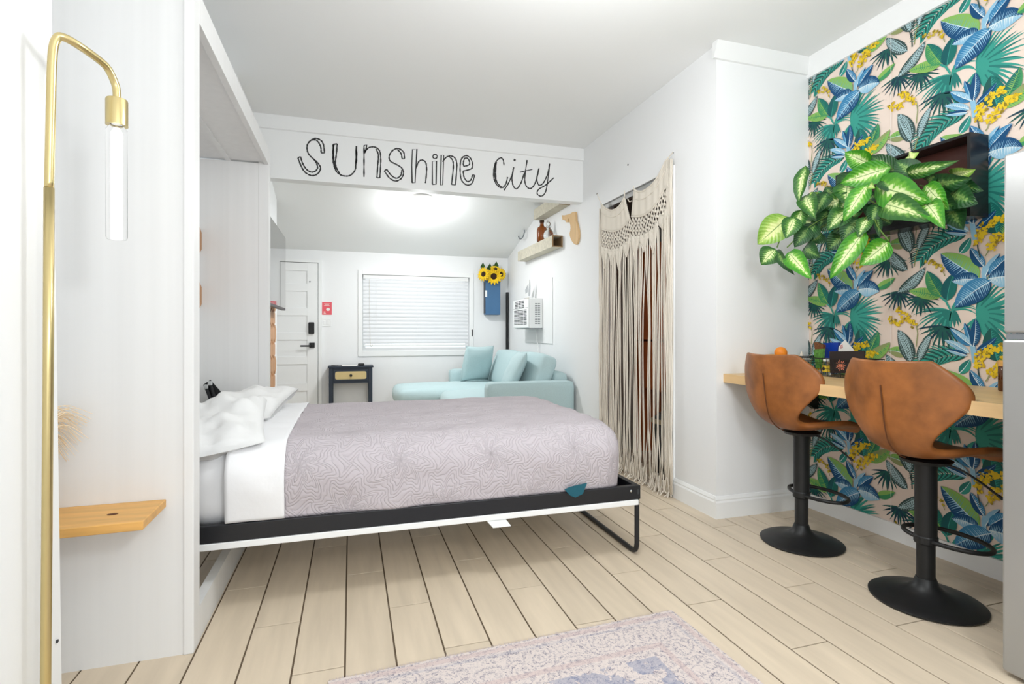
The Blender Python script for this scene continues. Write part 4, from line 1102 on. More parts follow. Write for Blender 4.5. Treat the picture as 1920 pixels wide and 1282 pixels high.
for i in range(nsl):
    z = wz1 - .085 - i * .0505; mb = MB(); c = Vector((0, YF + .028, z)); th = radians(78)
    prof = [(-.026, 0), (-.013, .0055), (0, .0075), (.013, .0055), (.026, 0)]
    if sl0 is None:
        pts = [(c.y + p * cos(th) - q * sin(th), z + p * sin(th) + q * cos(th)) for p, q in prof]
        mb.add([(bx_a, y, zz) for y, zz in pts] + [(bx_b, y, zz) for y, zz in pts] , [(k, k + 1, 6 + k, 5 + k) for k in range(4)])
        sl0 = build('slat', mb, BLIND, bd, fix=False)
    else:
        o = sl0.copy(); COL.objects.link(o); o.parent = bd; o.location = (0, 0, -.0505 * i)
build('bottom_rail', MB().cbox((bx_a, YF + .012, wz1 - .085 - nsl * .0505 - .012), (bx_b, YF + .042, wz1 - .085 - nsl * .0505 + .012), .004), WPLAST, bd)
for fx in (.12, .5, .88):
    x = bx_a + (bx_b - bx_a) * fx; build('ladder_cord', MB().tube([(x, YF + .004, wz1 - .05), (x, YF + .004, wz1 - .085 - nsl * .0505)], .0012, 5), WPLAST, bd)
x = onY(693, 520, YF).x; build('tilt_wand', MB().tube(bez([(x, YF + .0, wz1 - .06), (x + .003, YF - .004, 1.3), (x + .01, YF - .006, .99), (x + .03, YF - .006, .965), (x + .04, YF - .006, .985)], 6), .0022, 6), SHELFW, bd)
# sign and switch beside the door
a, b_ = onY(604, 566, YF), onY(622, 590, YF)
sg = thing('notice_card', 'small coral red notice card on the wall above the light switch', 'sign', ((a.x + b_.x) / 2, YF, b_.z))
build('card', BX((a.x, YF - .003, b_.z), (b_.x, YF - .0003, a.z)), PINK, sg)
w_ = b_.x - a.x; h_ = a.z - b_.z
mb = MB()
for fx0, fx1, fz0, fz1 in ((.2, .8, .84, .87), (.28, .72, .78, .81), (.2, .78, .70, .73), (.15, .34, .22, .25), (.15, .34, .15, .18), (.15, .4, .08, .11)):
    mb.box((a.x + w_ * fx0, YF - .0036, b_.z + h_ * fz0), (a.x + w_ * fx1, YF - .003, b_.z + h_ * fz1))
mb.prism([(a.x + w_ * (.62 + .2 * cos(t)), YF - .0036, b_.z + h_ * (.42 + .12 * sin(t))) for t in [2 * pi * k / 14 for k in range(14)]], (0, .0004, 0))
build('print', mb, PAPERW, sg)
a, b_ = onY(603, 597, YF), onY(621, 612, YF)
sw = thing('light_switch', 'white double light switch plate below the coral notice card', 'switch', ((a.x + b_.x) / 2, YF, b_.z))
build('plate', MB().cbox((a.x, YF - .006, b_.z), (b_.x, YF - .0003, a.z), .002), WPLAST, sw)
for k in (.18, .56): build('rocker', MB().cbox((a.x + (b_.x - a.x) * k, YF - .010, b_.z + .025), (a.x + (b_.x - a.x) * (k + .27), YF - .005, a.z - .025), .002), TRIM, sw)
a = onY(885, 624, YF); cl = build('wall_clip', MB().cbox((a.x - .012, YF - .016, a.z - .05), (a.x + .012, YF - .0003, a.z + .05), .004), WPLAST); tag(cl, 'small white blind cord cleat on the wall right of the window', 'cleat')

# ------------------------------------------------------------------ side table with cane drawer
tx0, tx1, ty0, ty1, tzt = -.262, .262, 6.94, 7.225, .722
tb = thing('side_table', 'small navy side table with a cane-front drawer below the window', 'table', (0, 7.08, 0))
build('tabletop', MB().cbox((tx0 - .012, ty0 - .012, tzt - .02), (tx1 + .012, ty1, tzt), .003), NAVY, tb)
for xx in (tx0, tx1 - .045):
    for yy in (ty0, ty1 - .045): build('leg', MB().cbox((xx, yy, 0), (xx + .045, yy + .045, tzt - .02), .003), NAVY, tb)
build('apron', BX((tx0 + .045, ty0 + .006, tzt - .215), (tx1 - .045, ty0 + .022, tzt - .02)), NAVY, tb)
for xx in (tx0 + .01, tx1 - .026): build('apron', BX((xx, ty0 + .045, tzt - .215), (xx + .016, ty1 - .045, tzt - .02)), NAVY, tb)
build('back_panel', BX((tx0 + .045, ty1 - .02, tzt - .215), (tx1 - .045, ty1 - .006, tzt - .02)), NAVY, tb)
dw = build('drawer', MB().cbox((tx0 + .055, ty0 - .004, tzt - .185), (tx1 - .055, ty0 + .006, tzt - .045), .003), NAVY, tb)
def rrect(cx, cz, w, h, r, Y, n=6):
    out = []
    for qx, qz, a0 in ((1, 1, 0), (-1, 1, 90), (-1, -1, 180), (1, -1, 270)):
        for k in range(n + 1):
            a = radians(a0 + 90 * k / n); out.append((cx + qx * (w / 2 - r) + r * cos(a), Y, cz + qz * (h / 2 - r) + r * sin(a)))
    return out
build('cane_panel', MB().prism(rrect(0, tzt - .115, .375, .096, .022, ty0 - .0065), (0, .003, 0)), CANE, dw)
mb = MB()
for i in range(24):
    for j in range(6):
        x = -.173 + i * .015; z = tzt - .115 - .0375 + j * .015
        if abs(x) < .02 and abs(z - tzt + .115) < .02: continue
        mb.box((x - .0035, ty0 - .0072, z - .0035), (x + .0035, ty0 - .006, z + .0035))
o = build('cane_holes', mb, CANED, dw); o['kind'] = 'stuff'
kb = build('knob', MB().lathe([(.006, 0), (.006, .012), (.016, .018), (.017, .024), (.012, .03), (0, .031)], (0, 0, 0), 18), BLACKM, dw, smooth=True)
kb.rotation_euler = (pi / 2, 0, 0); kb.location = Vector((0, ty0 - .006, tzt - .115)) - WO[dw.name]
for v in kb.data.vertices: v.co += WO[dw.name]
tag(build('remote_control', MB().cbox((.085, 7.0, tzt), (.165, 7.05, tzt + .03), .012), BLACKM), 'small black remote control lying on the side table', 'remote')
tag(build('paper_sheet', MB().prism([(-.19, 6.96, tzt + .001), (.07, 6.945, tzt + .001), (.09, 7.15, tzt + .001), (-.15, 7.17, tzt + .001)], (0, 0, .002)), PAPERW), 'white paper sheet lying on the side table top', 'paper')
tag(build('pen', MB().tube([(-.235, 7.0, tzt + .006), (-.11, 6.955, tzt + .006)], .005, 8), BLACKM), 'dark pen lying at the edge of the side table', 'pen')

# ------------------------------------------------------------------ sofa
sf = thing('sofa', 'aqua fabric sectional sofa with chaise under the air conditioner', 'sofa', (1.6, 5.8, 0))
def soft(a, b_, r, n=(8, 8, 6), fn=None): return MB().rbox(a, b_, r, n, fn)
def puff(amp, lo, hi):
    c = [(p + q) / 2 for p, q in zip(lo, hi)]; h = [(q - p) / 2 for p, q in zip(lo, hi)]
    def f(p):
        u = [(p[i] - c[i]) / h[i] for i in range(3)]
        d = Vector((u[0] * (1 - u[1] ** 2) * (1 - u[2] ** 2), u[1] * (1 - u[0] ** 2) * (1 - u[2] ** 2), u[2] * (1 - u[0] ** 2) * (1 - u[1] ** 2))) * amp
        return Vector(p) + d + Vector((0, 0, .004 * noise.noise(Vector(p) * 7)))
    return f
build('near_arm', soft((1.20, 4.82, .08), (2.10, 4.98, .668), .045), TEAL, sf, smooth=True)
build('far_arm', soft((1.20, 6.78, .08), (2.10, 6.94, .668), .045), TEAL, sf, smooth=True)
build('back_frame', soft((1.93, 4.98, .08), (2.10, 6.78, .74), .05), TEAL, sf, smooth=True)
build('seat_base', soft((1.14, 4.98, .10), (1.93, 6.78, .30), .03), TEAL, sf, smooth=True)
build('chaise_base', soft((.50, 5.92, .14), (1.20, 6.78, .31), .04), TEAL, sf, smooth=True)
lo, hi = (.92, 4.99, .30), (1.90, 5.90, .50); build('seat_cushion', MB().rbox(lo, hi, .08, (10, 10, 6), puff(.03, lo, hi)), TEAL, sf, smooth=True)
lo, hi = (.47, 5.91, .30), (1.90, 6.77, .51); build('chaise_cushion', MB().rbox(lo, hi, .08, (14, 10, 6), puff(.03, lo, hi)), TEAL, sf, smooth=True)
for xx, yy in ((.55, 5.98), (.55, 6.72), (1.3, 4.9), (2.02, 4.9), (1.3, 6.86), (2.02, 6.86)):
    build('leg', MB().lathe([(.014, 0), (.022, .16)], (xx, yy, 0), 12), BLACKM, sf)
def back_cushion(y0_, y1_, nm='back_cushion'):
    lo, hi = (-.09, y0_, 0), (.10, y1_, .44)
    mb = MB().rbox(lo, hi,   .055, (8, 10, 10), puff(.022, lo, hi))
    R = Matrix.Rotation(radians(20), 3, 'Y'); mb.v = [R @ Vector((p.x, 0, p.z)) + Vector((1.76, p.y, .49)) for p in mb.v]
    build(nm, mb, TEAL, sf, smooth=True)
back_cushion(5.00, 5.84); back_cushion(5.90, 6.76)
def throw(loc, rz, tilt, S, label, seed, quad=False):
    mb = pillow(S, S, .16, seed, .008, 18)
    R = Matrix.Rotation(rz, 3, 'Z') @ Matrix.Rotation(tilt, 3, 'Y')
    mb.v = [R @ Vector((p.z, p.x, p.y)) + Vector(loc) for p in mb.v]
    o = build('throw_pillow', mb, TEAL, smooth=True, origin=loc); weld(o); tag(o, label, 'cushion', 'aqua throw pillows on the sofa'); return o
throw((1.50, 6.50, .755), radians(-62), radians(14), .46, 'square aqua throw pillow standing at the far end of the sofa', 1.0)
throw((1.62, 5.33, .735), radians(-8), radians(26), .46, 'tilted aqua throw pillow at the near end of the sofa', 5.0)

sf.location.x += .03
for o_ in [o for o in SC.objects if o.name.startswith('throw_pillow')]: o_.location.x += .03
# ------------------------------------------------------------------ wall pocket with sunflowers
a, b_ = onY(910, 526, 7.15), onY(938, 590, 7.15)
vp = thing('hanging_vase', 'tall blue metal wall pocket hanging in the far corner, holding the sunflowers', 'vase', ((a.x + b_.x) / 2, YF, b_.z))
build('pocket', MB().cbox((a.x, 7.14, b_.z), (b_.x, 7.245, a.z), .006), BLUEBOX, vp)
build('side_band', BX((a.x - .002, 7.142, b_.z + .02), (a.x, 7.243, a.z)), NAVY, vp)
build('pocket_label', BX((a.x - .003, 7.15, (a.z + b_.z) / 2 + .01), (a.x + .022, 7.1395, (a.z + b_.z) / 2 + .10)), TRIM, vp)
build('pocket_rim', MB().cbox((a.x - .004, 7.136, a.z - .02), (b_.x + .004, 7.247, a.z - .004), .003), BLUEBOX, vp)
fl_label = ['sunflower at the front centre of the blue wall pocket', 'sunflower leaning left out of the blue wall pocket', 'sunflower on the right of the blue wall pocket', 'sunflower at the top of the blue wall pocket bunch']
def sunflower(px, py, r, facing, lab):
    c = onY(px, py, 7.10); fw = Vector(facing).normalized(); t = thing('sunflower', lab, 'flower', c, 'sunflowers in the blue wall pocket')
    u = fw.cross(Vector((0, 0, 1))).normalized(); w = u.cross(fw)
    for layer, (rr, off, nn_) in enumerate(((r, 0, 15), (r * .82, .2, 13))):
        for k in range(nn_):
            a = 2 * pi * k / nn_ + off; d = u * cos(a) + w * sin(a); s_ = fw.cross(d)
            base = c + d * r * .30 + fw * .006 * layer; hw = r * .15
            mb = MB().add([base - s_ * hw * .5, base + s_ * hw * .5, base + d * rr * .38 + s_ * hw + fw * .016, c + d * rr + fw * .004, base + d * rr * .38 - s_ * hw + fw * .016, base + d * rr * .38 + fw * .009], [(0, 1, 2, 5), (2, 3, 5), (3, 4, 5), (4, 0, 5)])
            build('petal', mb, YELLOW, t, fix=False)
    R = fw.to_track_quat('Z', 'Y').to_matrix()
    mb = MB().lathe([(r * .36, -.004), (r * .36, .008), (r * .28, .018), (0, .020)], (0, 0, 0), 20); mb.v = [R @ p + c for p in mb.v]
    build('flower_centre', mb, DARKBR, t, smooth=True)
    en = Vector(((vp.location.x) + (c.x - vp.location.x) * .3, 7.19, a_top - .06))
    build('flower_stem', MB().tube(bez([c - fw * .006, (c + en) / 2 + Vector((0, .03, .02)), en], 6), .005, 6), GREEN, t, smooth=True)
a_top = a.z
sunflower(926, 518, .125, (-.35, -1, .0), fl_label[0]); sunflower(907, 514, .105, (-.9, -.8, .1), fl_label[1]); sunflower(939, 514, .10, (.5, -1, .1), fl_label[2]); sunflower(929, 505, .085, (.1, -.7, .8), fl_label[3])
lf = thing('sunflower_foliage', 'dark green leaves behind the sunflowers in the blue pocket', 'foliage', (vp.location.x, 7.2, a.z))
for (px, py, r_) in ((918, 503, .07), (930, 498, .06), (905, 500, .06)):
    c = onY(px, py, 7.16); mb = MB().add([c + Vector((0, 0, -r_ * 1.6)), c + Vector((-r_ * .6, -.01, 0)), c + Vector((0, -.02, r_)), c + Vector((r_ * .6, -.01, 0)), c + Vector((0, .01, 0))], [(0, 1, 4), (1, 2, 4), (2, 3, 4), (3, 0, 4)])
    build('leaf', mb, GREEN, lf, fix=False)
build('bunch_stem', MB().tube([(vp.location.x, 7.2, a.z - .05), (vp.location.x + .02, 7.2, onY(929, 496, 7.2).z)], .006, 6), GREEN, lf)

# black pole in the corner
pc = onY(951, 548, 7.18); tag(build('black_pole', MB().tube([(pc.x, 7.18, .0), (pc.x, 7.18, pc.z)], .021, 16), BLACKM, smooth=False), 'slim black pole standing in the corner behind the sofa', 'pole')

# ------------------------------------------------------------------ air conditioner through the wall
bp0, bp1 = 5.48, 6.45
bk = thing('ac_backboard', 'flat white board on the right wall framing the air conditioner', 'board', (XR, 5.97, 1.02))
build('board', MB().cbox((XR - .012, bp0, 1.02), (XR - .0003, bp1, 1.76), .003), TRIM, bk)
build('lower_recess', BX((XR - .014, 5.72, 1.05), (XR - .012, 6.35, 1.19)), WPLAST, bk)
ac = thing('air_conditioner', 'white window air conditioner mounted in the right wall above the sofa', 'air conditioner', (XR - .1, 6.07, 1.19))
ax0, ay0, ay1, az0, az1 = 1.955, 5.77, 6.36, 1.195, 1.545
build('case', MB().cbox((ax0 + .02, ay0, az0), (XR - .012, ay1, az1), .008), WPLAST, ac)
fc = build('front_cover', MB().cbox((ax0, ay0 + .004, az0 + .006), (ax0 + .022, ay1 - .004, az1 - .004), .008), WPLAST, ac)
for i in range(11):
    z = az0 + .045 + i * .0165
    for k in range(4):
        y = ay0 + .05 + k * .125; build('louver_slot', BX((ax0 - .0008, y, z), (ax0 + .001, y + .112, z + .009)), DSLOT, fc)
for i in range(5):
    z = az1 - .105 + i * .018
    for k in range(3):
        y = ay0 + .14 + k * .125; build('vent_slot', BX((ax0 - .0008, y, z), (ax0 + .001, y + .105, z + .011)), DSLOT, fc)
build('display_line', BX((ax0 - .0008, ay0 + .01, az0 + .236), (ax0 + .001, ay1 - .01, az0 + .24)), GREYP, fc)
for i in range(12):
    for k in range(2):
        z = az0 + .05 + i * .021; x = ax0 + .085 + k * .035; build('side_slot', BX((x, ay0 - .0006, z), (x + .028, ay0 + .001, z + .008)), GREYP, ac)
build('base_tray', BX((ax0 + .03, ay0 + .02, az0 - .008), (XR - .012, ay1 - .05, az0)), GREYP, ac)
build('power_cord', MB().tube(bez([(XR - .03, 5.95, az0 - .005), (XR - .035, 5.92, 1.08), (XR - .02, 5.90, .92), (XR - .015, 5.91, .74)], 8), .006, 8), WPLAST, ac, smooth=True)
# little metal sail ornament on top
so_ = thing('sail_ornament', 'small silver sailboat-shaped ornament standing on the air conditioner', 'ornament', (2.05, 6.10, az1))
def SP(x, y): return onX(920 + x / 4.275, 360 + y / 4.275, 2.05)
build('sail', MB().prism([SP(310, 700), SP(316, 760), SP(312, 835), SP(300, 830)], (.008, 0, 0)), CHROME, so_)
build('sail', MB().prism([SP(298, 740), SP(296, 800), SP(280, 815), SP(276, 785)], (.008, 0, 0)), CHROME, so_)
q_ = SP(300, 832); build('hull', MB().cbox((2.03, q_.y - .10, az1), (2.08, q_.y + .10, az1 + .018), .006), CHROME, so_)

# ------------------------------------------------------------------ wall shelves and what stands on them
def box_shelf(name, label, x0_, y0_, y1_, z0_, z1_):
    s_ = thing(name, label, 'shelf', (XR, (y0_ + y1_) / 2, z0_)); k = .012
    build('front_board', MB().cbox((x0_, y0_, z0_), (x0_ + k, y1_, z1_), .002), SHELFW, s_)
    build('top_board', MB().cbox((x0_ + k, y0_, z1_ - k), (XR - .001, y1_, z1_), .002), SHELFW, s_)
    build('bottom_board', MB().cbox((x0_ + k, y0_, z0_), (XR - .001, y1_, z0_ + k), .002), SHELFW, s_)
    build('end_rim', MB().cbox((XR - .013, y0_, z0_ + k), (XR - .001, y1_, z1_ - k), .002), ENDW, s_)
    mb = MB(); e = .009
    mb.box((x0_ - .0004, y0_ - .004, z0_), (x0_ + k + .002, y0_, z1_)).box((XR - .015, y0_ - .004, z0_), (XR - .001, y0_, z1_)).box((x0_ + k, y0_ - .004, z1_ - k), (XR - .015, y0_, z1_)).box((x0_ + k, y0_ - .004, z0_), (XR - .015, y0_, z0_ + k))
    build('open_end', mb, ENDW, s_)
    build('inner_block', BX((x0_ + k + .002, y0_ + .25, z0_ + k), (XR - .014, y0_ + .26, z1_ - k)), ENDW, s_)
zsh = 2.172
box_shelf('floating_shelf', 'lower weathered hollow beam shelf on the right wall holding two bottles', 2.03, 5.20, 6.40, 2.05, zsh)
box_shelf('floating_shelf', 'upper weathered hollow beam shelf on the right wall close to the ceiling', 2.03, 5.00, 5.78, 2.45, 2.57)
c = Vector((2.085, 5.66, zsh))
bt_ = thing('amber_bottle', 'round-shouldered amber glass bottle on the lower wall shelf', 'bottle', c)
build('bottle_body', MB().lathe([(.0, 0), (.05, 0), (.058, .012), (.058, .14), (.05, .168), (.026, .185), (.022, .20), (.022, .225), (.026, .228), (.026, .242), (.018, .243)], c, 28), AMBER, bt_, smooth=True)
build('bottle_cap', MB().lathe([(.027, .228), (.027, .252), (0, .254)], c, 20), DARKBR, bt_)
c = Vector((2.085, 5.44, zsh))
bt_ = thing('glass_decanter', 'clear glass decanter with stopper beside the amber bottle', 'bottle', c)
build('bottle_body', MB().lathe([(.0, 0), (.05, 0), (.062, .03), (.055, .07), (.035, .10), (.020, .118), (.022, .135), (.03, .142), (.026, .144)], c, 28), CLEAR, bt_, smooth=True)
build('stopper', MB().lathe([(.012, .125), (.016, .146), (.028, .156), (.026, .176), (.012, .19), (0, .192)], c, 16), CLEAR, bt_)
wv = [onX(975 + x, y, 2.10) for x, y in ((8, 430.5), (3, 434), (-1.5, 435), )]
hk = build('wire_hook', MB().tube(bez([onX(973, 435, 2.12), onX(982, 431, 2.12), onX(983, 436, 2.10), onX(980, 445, 2.09), onX(975, 448, 2.09), onX(972, 443, 2.09)], 6), .007, 8), GREYB, smooth=True); tag(hk, 'bent grey wire hook on the right wall above the lower shelf', 'hook')
# wooden cut-out
FO = [(570,185),(592,186),(615,180),(640,172),(655,160),(675,158),(680,190),(682,230),(690,258),(695,280),(701,310),(703,340),(702,370),(695,400),(688,415),(680,422),(665,412),(655,400),(646,384),(640,370),(634,350),(632,330),(638,308),(640,290),(638,262),(632,240),(627,220),(620,208),(618,225),(615,240),(604,242),(598,232),(598,218),(585,224),(575,222)]
fo = MB().prism([onX(920 + x / 4.275, 360 + y / 4.275, XR - .022) for x, y in FO], (.021, 0, 0)); tag(build('state_cutout', fo, PINE), 'peninsula-shaped pine cutout on the right wall beside the shelf', 'wall decor')

# ------------------------------------------------------------------ television on the left
tv = thing('television', 'flat black television mounted on the left wall of the far room', 'television', (-.68, 5.1, 1.37))
build('housing', MB().cbox((-.668, 4.50, 1.365), (-.63, 5.745, 2.095), .004), TVB, tv); build('screen', BX((-.63, 4.508, 1.385), (-.6285, 5.737, 2.087)), SCREEN, tv)
build('wall_mount', BX((-.75, 5.0, 1.6), (-.668, 5.3, 1.9)), BLACKM, tv)

# ceiling lamp in the far room (its glow is set at the top; the main room has only added fill)
Yl = 5.86; cl = Vector((.745, Yl, zc(Yl))); lm = thing('ceiling_lamp', 'round white dome ceiling lamp, lit, in the far room', 'lamp', cl)
build('dome', MB().lathe([(.12, -.004), (.160, -.008), (.165, -.035), (.14, -.075), (.08, -.10), (0, -.108)], cl, 36), DOMEG, lm, smooth=True); build('lamp_rim', MB().lathe([(.0, .03), (.15, .03), (.15, -.005), (.14, -.02)], cl, 36), WPLAST, lm)

# ------------------------------------------------------------------ macrame curtain in the doorway
XM = XR - .035
mc = thing('macrame_curtain', 'cream macrame curtain with long cords hanging in the doorway', 'curtain', (XM, 3.75, 0))
def MP(x, y, X=XM): return onX(1080 + x / 7.123, 340 + y / 7.123, X)
def band_mesh(top, bot, n=26):
    T, Bq = bez([MP(*p) for p in top], n), bez([MP(*p) for p in bot], n); m = min(len(T), len(Bq)); mb = MB()
    def at(P, f): q = f * (len(P) - 1); i = min(int(q), len(P) - 2); return P[i].lerp(P[i + 1], q - i)
    N, K = 44, 8
    for i in range(N + 1):
        for k in range(K + 1):
            p = at(T, i / N).lerp(at(Bq, i / N), k / K); p.x += .006 * sin(i * .9) * .5; mb.v.append(p)
    for i in range(N):
        for k in range(K): mb.f.append((i * (K + 1) + k, (i + 1) * (K + 1) + k, (i + 1) * (K + 1) + k + 1, i * (K + 1) + k + 1))
    return mb
topL = [(335, 300), (400, 360), (480, 385), (560, 345), (620, 265), (650, 200)]; botL = [(350, 640), (400, 655), (480, 672), (570, 650), (650, 590), (722, 495)]
topR = [(775, 105), (810, 128), (880, 132), (960, 88), (1040, 10), (1110, -95), (1180, -240), (1235, -320)]; botR = [(742, 470), (800, 470), (880, 462), (960, 420), (1040, 345), (1110, 240), (1170, 120), (1238, 60)]
for tpp, btt, inner in ((topL, botL, [(650, 200), (690, 230), (722, 280), (722, 495)]), (topR, botR, [(775, 105), (742, 250), (735, 300), (742, 470)])):
    o = build('woven_panel', band_mesh(tpp, btt), WEB, mc, smooth=True, fix=False); s_ = o.modifiers.new('thick', 'SOLIDIFY'); s_.thickness = .006
    build('edge_cord', MB().tube(bez([MP(*p, XM - .004) for p in tpp], 8), .0065, 6), ROPE, mc, smooth=True)
    md = [((a[0] + b_[0]) / 2 * .5 + a[0] * .5, a[1] * .68 + b_[1] * .32) for a, b_ in zip(tpp, btt)]
    build('edge_cord', MB().tube(bez([MP(*p, XM - .006) for p in md], 8), .005, 6), ROPE, mc, smooth=True)
    build('edge_cord', MB().tube(bez([MP(*p, XM - .004) for p in btt], 8), .0065, 6), ROPE, mc, smooth=True)
for a, b_ in (((650, 200), (652, 125)), ((775, 105), (770, 60)), ((335, 300), (282, 170)), ((1235, -320), (1300, -395))):
    build('hanging_loop', MB().tube([MP(*a), MP(*b_)], .0035, 6), ROPE, mc)
build('hanging_loop', MB().tube(bez([MP(690, 232), MP(712, 268), MP(745, 258)], 5), .004, 6), ROPE, mc)
# net of knotted cords below the bands, then the long cords
yL, yR = MP(345, 700).y, MP(1245, 500).y
def zband(y):          # lower edge of the bands along the doorway
    pts = [MP(*p) for p in botL + botR]; 
    for a, b_ in zip(pts, pts[1:]):
        if a.y >= y >= b_.y: f_ = (a.y - y) / max(1e-6, a.y - b_.y); return a.z + (b_.z - a.z) * f_
    return pts[0].z if y > pts[0].y else pts[-1].z
random.seed(11)
net = MB(); N = 44; ys = [yL + (yR - yL) * i / N for i in range(N + 1)]
def zn(y, r): return zband(y) - r
for r in range(3):
    for i in range(N):
        j0, j1 = (i, i + 1) if (i + r) % 2 else (i + 1, i)
        net.tube([(XM, ys[j0], zn(ys[j0], .055 * r)), (XM, ys[j1], zn(ys[j1], .055 * (r + 1)))], .0055, 5)
for r in (1, 2, 3):
    for i in range(0, N + 1):
        if (i + r) % 2 == 0: net.add(*[(lambda q: (q.v, q.f))(MB().lathe([(0, -.011), (.009, -.006), (.010, 0), (.009, .006), (0, .011)], (XM - .003, ys[i], zn(ys[i], .055 * r)), 6))][0])
o = build('knotted_net', net, ROPE, mc, smooth=True); o['kind'] = 'stuff'
nsw = 8
for s_ in range(nsw):            # pointed swags between the net and the cords
    ya, yb2 = yL + (yR - yL) * s_ / nsw, yL + (yR - yL) * (s_ + 1) / nsw; ym = (ya + yb2) / 2; dd = .10 if s_ % 2 else .16
    mb = MB(); n = 8; vs = []
    for i in range(n + 1):
        y = ya + (yb2 - ya) * (.04 + .92 * i / n); u = 1 - abs(2 * i / n - 1); zt2 = zn(y, .15)
        for k in range(4): vs.append((XM - .002 - .004 * sin(i * 1.3), y, zt2 - (.03 + dd * u) * k / 3))
    mb.add(vs, [(i * 4 + k, (i + 1) * 4 + k, (i + 1) * 4 + k + 1, i * 4 + k + 1) for i in range(n) for k in range(3)])
    o = build('woven_swag', mb, WEB, mc, smooth=True, fix=False); q_ = o.modifiers.new('thick', 'SOLIDIFY'); q_.thickness = .006
    e = [(XM - .006, ya + (yb2 - ya) * (.04 + .92 * i / n), zn(ya + (yb2 - ya) * (.04 + .92 * i / n), .15) - (.03 + dd * (1 - abs(2 * i / n - 1)))) for i in range(n + 1)]
    build('swag_cord', MB().tube(e, .006, 6), ROPE, mc, smooth=True)
cords = MB()
MID = [(1127, 1138), (1139.5, 1150), (1152, 1164), (1168, 1181), (1188, 1205), (1216, 1231), (1236.5, 1243), (1248, 1257)]
mids = [(onX(a, 640, XM).y, onX(b, 640, XM).y) for a, b in MID]
tops = [yL] + [(mids[k][1] + mids[k + 1][0]) / 2 for k in range(len(mids) - 1)] + [yR]
for b2, (ya, yb2) in enumerate(mids):
    nc = max(6, int(abs(yb2 - ya) / .0105)); low = random.uniform(.02, .09); lean = random.uniform(-.02, .02)
    for i in range(nc):
        u = i / (nc - 1); yt = tops[b2] + (tops[b2 + 1] - tops[b2]) * (.03 + .94 * u); ym = ya + (yb2 - ya) * u; zt2 = zn(yt, .20); x0_ = XM + random.uniform(-.014, .014)
        pts = []
        for k in range(11):
            t = k / 10; f_ = min(1, t / .35); f_ = f_ * f_ * (3 - 2 * f_)
            y = yt + (ym - yt) * f_ + lean * max(0, t - .4) + .0035 * sin(9 * t + i * 2.1 + b2)
            if t > .85: y += random.uniform(-.024, .024)
            pts.append((x0_ + .006 * sin(6 * t + b2 + i), y, zt2 + (low + random.uniform(-.008, .02) * (t > .95) - zt2) * t))
        cords.tube(pts, .0046, 5)
for i in range(26):              # side cords running the full height beside the posts
    y = (yL + .02 + random.uniform(-.03, .02)) if i < 9 else (yR - .01 + random.uniform(-.03, .035))
    cords.tube([(XM + random.uniform(-.01, .01), y + .004 * sin(k + i), (2.24 if i < 9 else 2.34) * (1 - k / 9) + .03 * k / 9) for k in range(10)], .0046, 5)
o = build('cords', cords, ROPE, mc, smooth=True); o['kind'] = 'stuff'
fr2 = MB()
for i in range(260):
    y = random.uniform(yR - .02, yL); x = XM + random.uniform(-.03, .03); fr2.tube([(x, y, random.uniform(.06, .16)), (x + random.uniform(-.02, .02), y + random.uniform(-.02, .02), .04), (x + random.uniform(-.04, .04), y + random.uniform(-.04, .04), .006)], .0028, 4)
o = build('frayed_ends', fr2, ROPE, mc); o['kind'] = 'stuff'
tag(build('curtain_track', MB().cbox((XR + .012, dy0 + .004, dz - .045), (XR + .05, dy1 - .004, dz - .004), .004), STEEL), 'grey metal track across the top of the closet doorway', 'track')
for (px, py, lb) in ((1262.5, 286, 'tiny dark nail in the wall at the upper right of the doorway'), (1178, 309, 'tiny dark nail in the wall above the middle of the doorway'), (1120, 363.5, 'tiny dark nail in the wall at the upper left of the doorway')):
    c = onX(px, py, XR); mb = MB().lathe([(.006, 0), (.006, .006), (0, .007)], (0, 0, 0), 10); R = Matrix.Rotation(-pi / 2, 3, 'Y'); mb.v = [R @ p + c for p in mb.v]
    tag(build('nail', mb, DSLOT, origin=c), lb, 'nail', 'nails above the doorway')

# closet contents seen between the cords
cs = thing('closet_shelving', 'orange-brown wooden shelving unit inside the closet', 'shelving', (2.85, 3.9, 0))
build('side_board', BX((2.62, 4.50, 0), (3.04, 4.53, 1.9)), ORANGE, cs); build('side_board', BX((2.62, 3.0, 0), (3.04, 3.03, 1.9)), ORANGE, cs)
build('back_board', BX((3.0, 3.03, .05), (3.02, 4.50, 1.9)), ORANGE, cs)
for z in (.62, 1.02, 1.5, 1.88): build('shelf_board', MB().cbox((2.62, 3.03, z), (3.0, 4.50, z + .03), .003), ORANGE, cs)
for z in (.64, 1.08, 1.52): build('shelf_front', BX((2.60, 3.03, z), (2.618, 4.50, z + .42)), ORANGE, cs)
bc = Vector((2.44, 3.62, 0)); bn = thing('waste_bin', 'black round bin with a tan rim standing behind the macrame cords', 'bin', bc)
build('bin_body', MB().lathe([(.0, .002), (.14, .002), (.145, .02), (.165, .46), (.155, .46), (.14, .03), (0, .02)], bc, 36), BIN, bn, smooth=False); build('bin_rim', MB().lathe([(.166, .43), (.172, .435), (.172, .458), (.158, .464)], bc, 36), BINRIM, bn)
build('bin_liner', MB().lathe([(.157, .455), (.12, .50), (.06, .53), (0, .535)], bc, 18), BLACKM, bn)

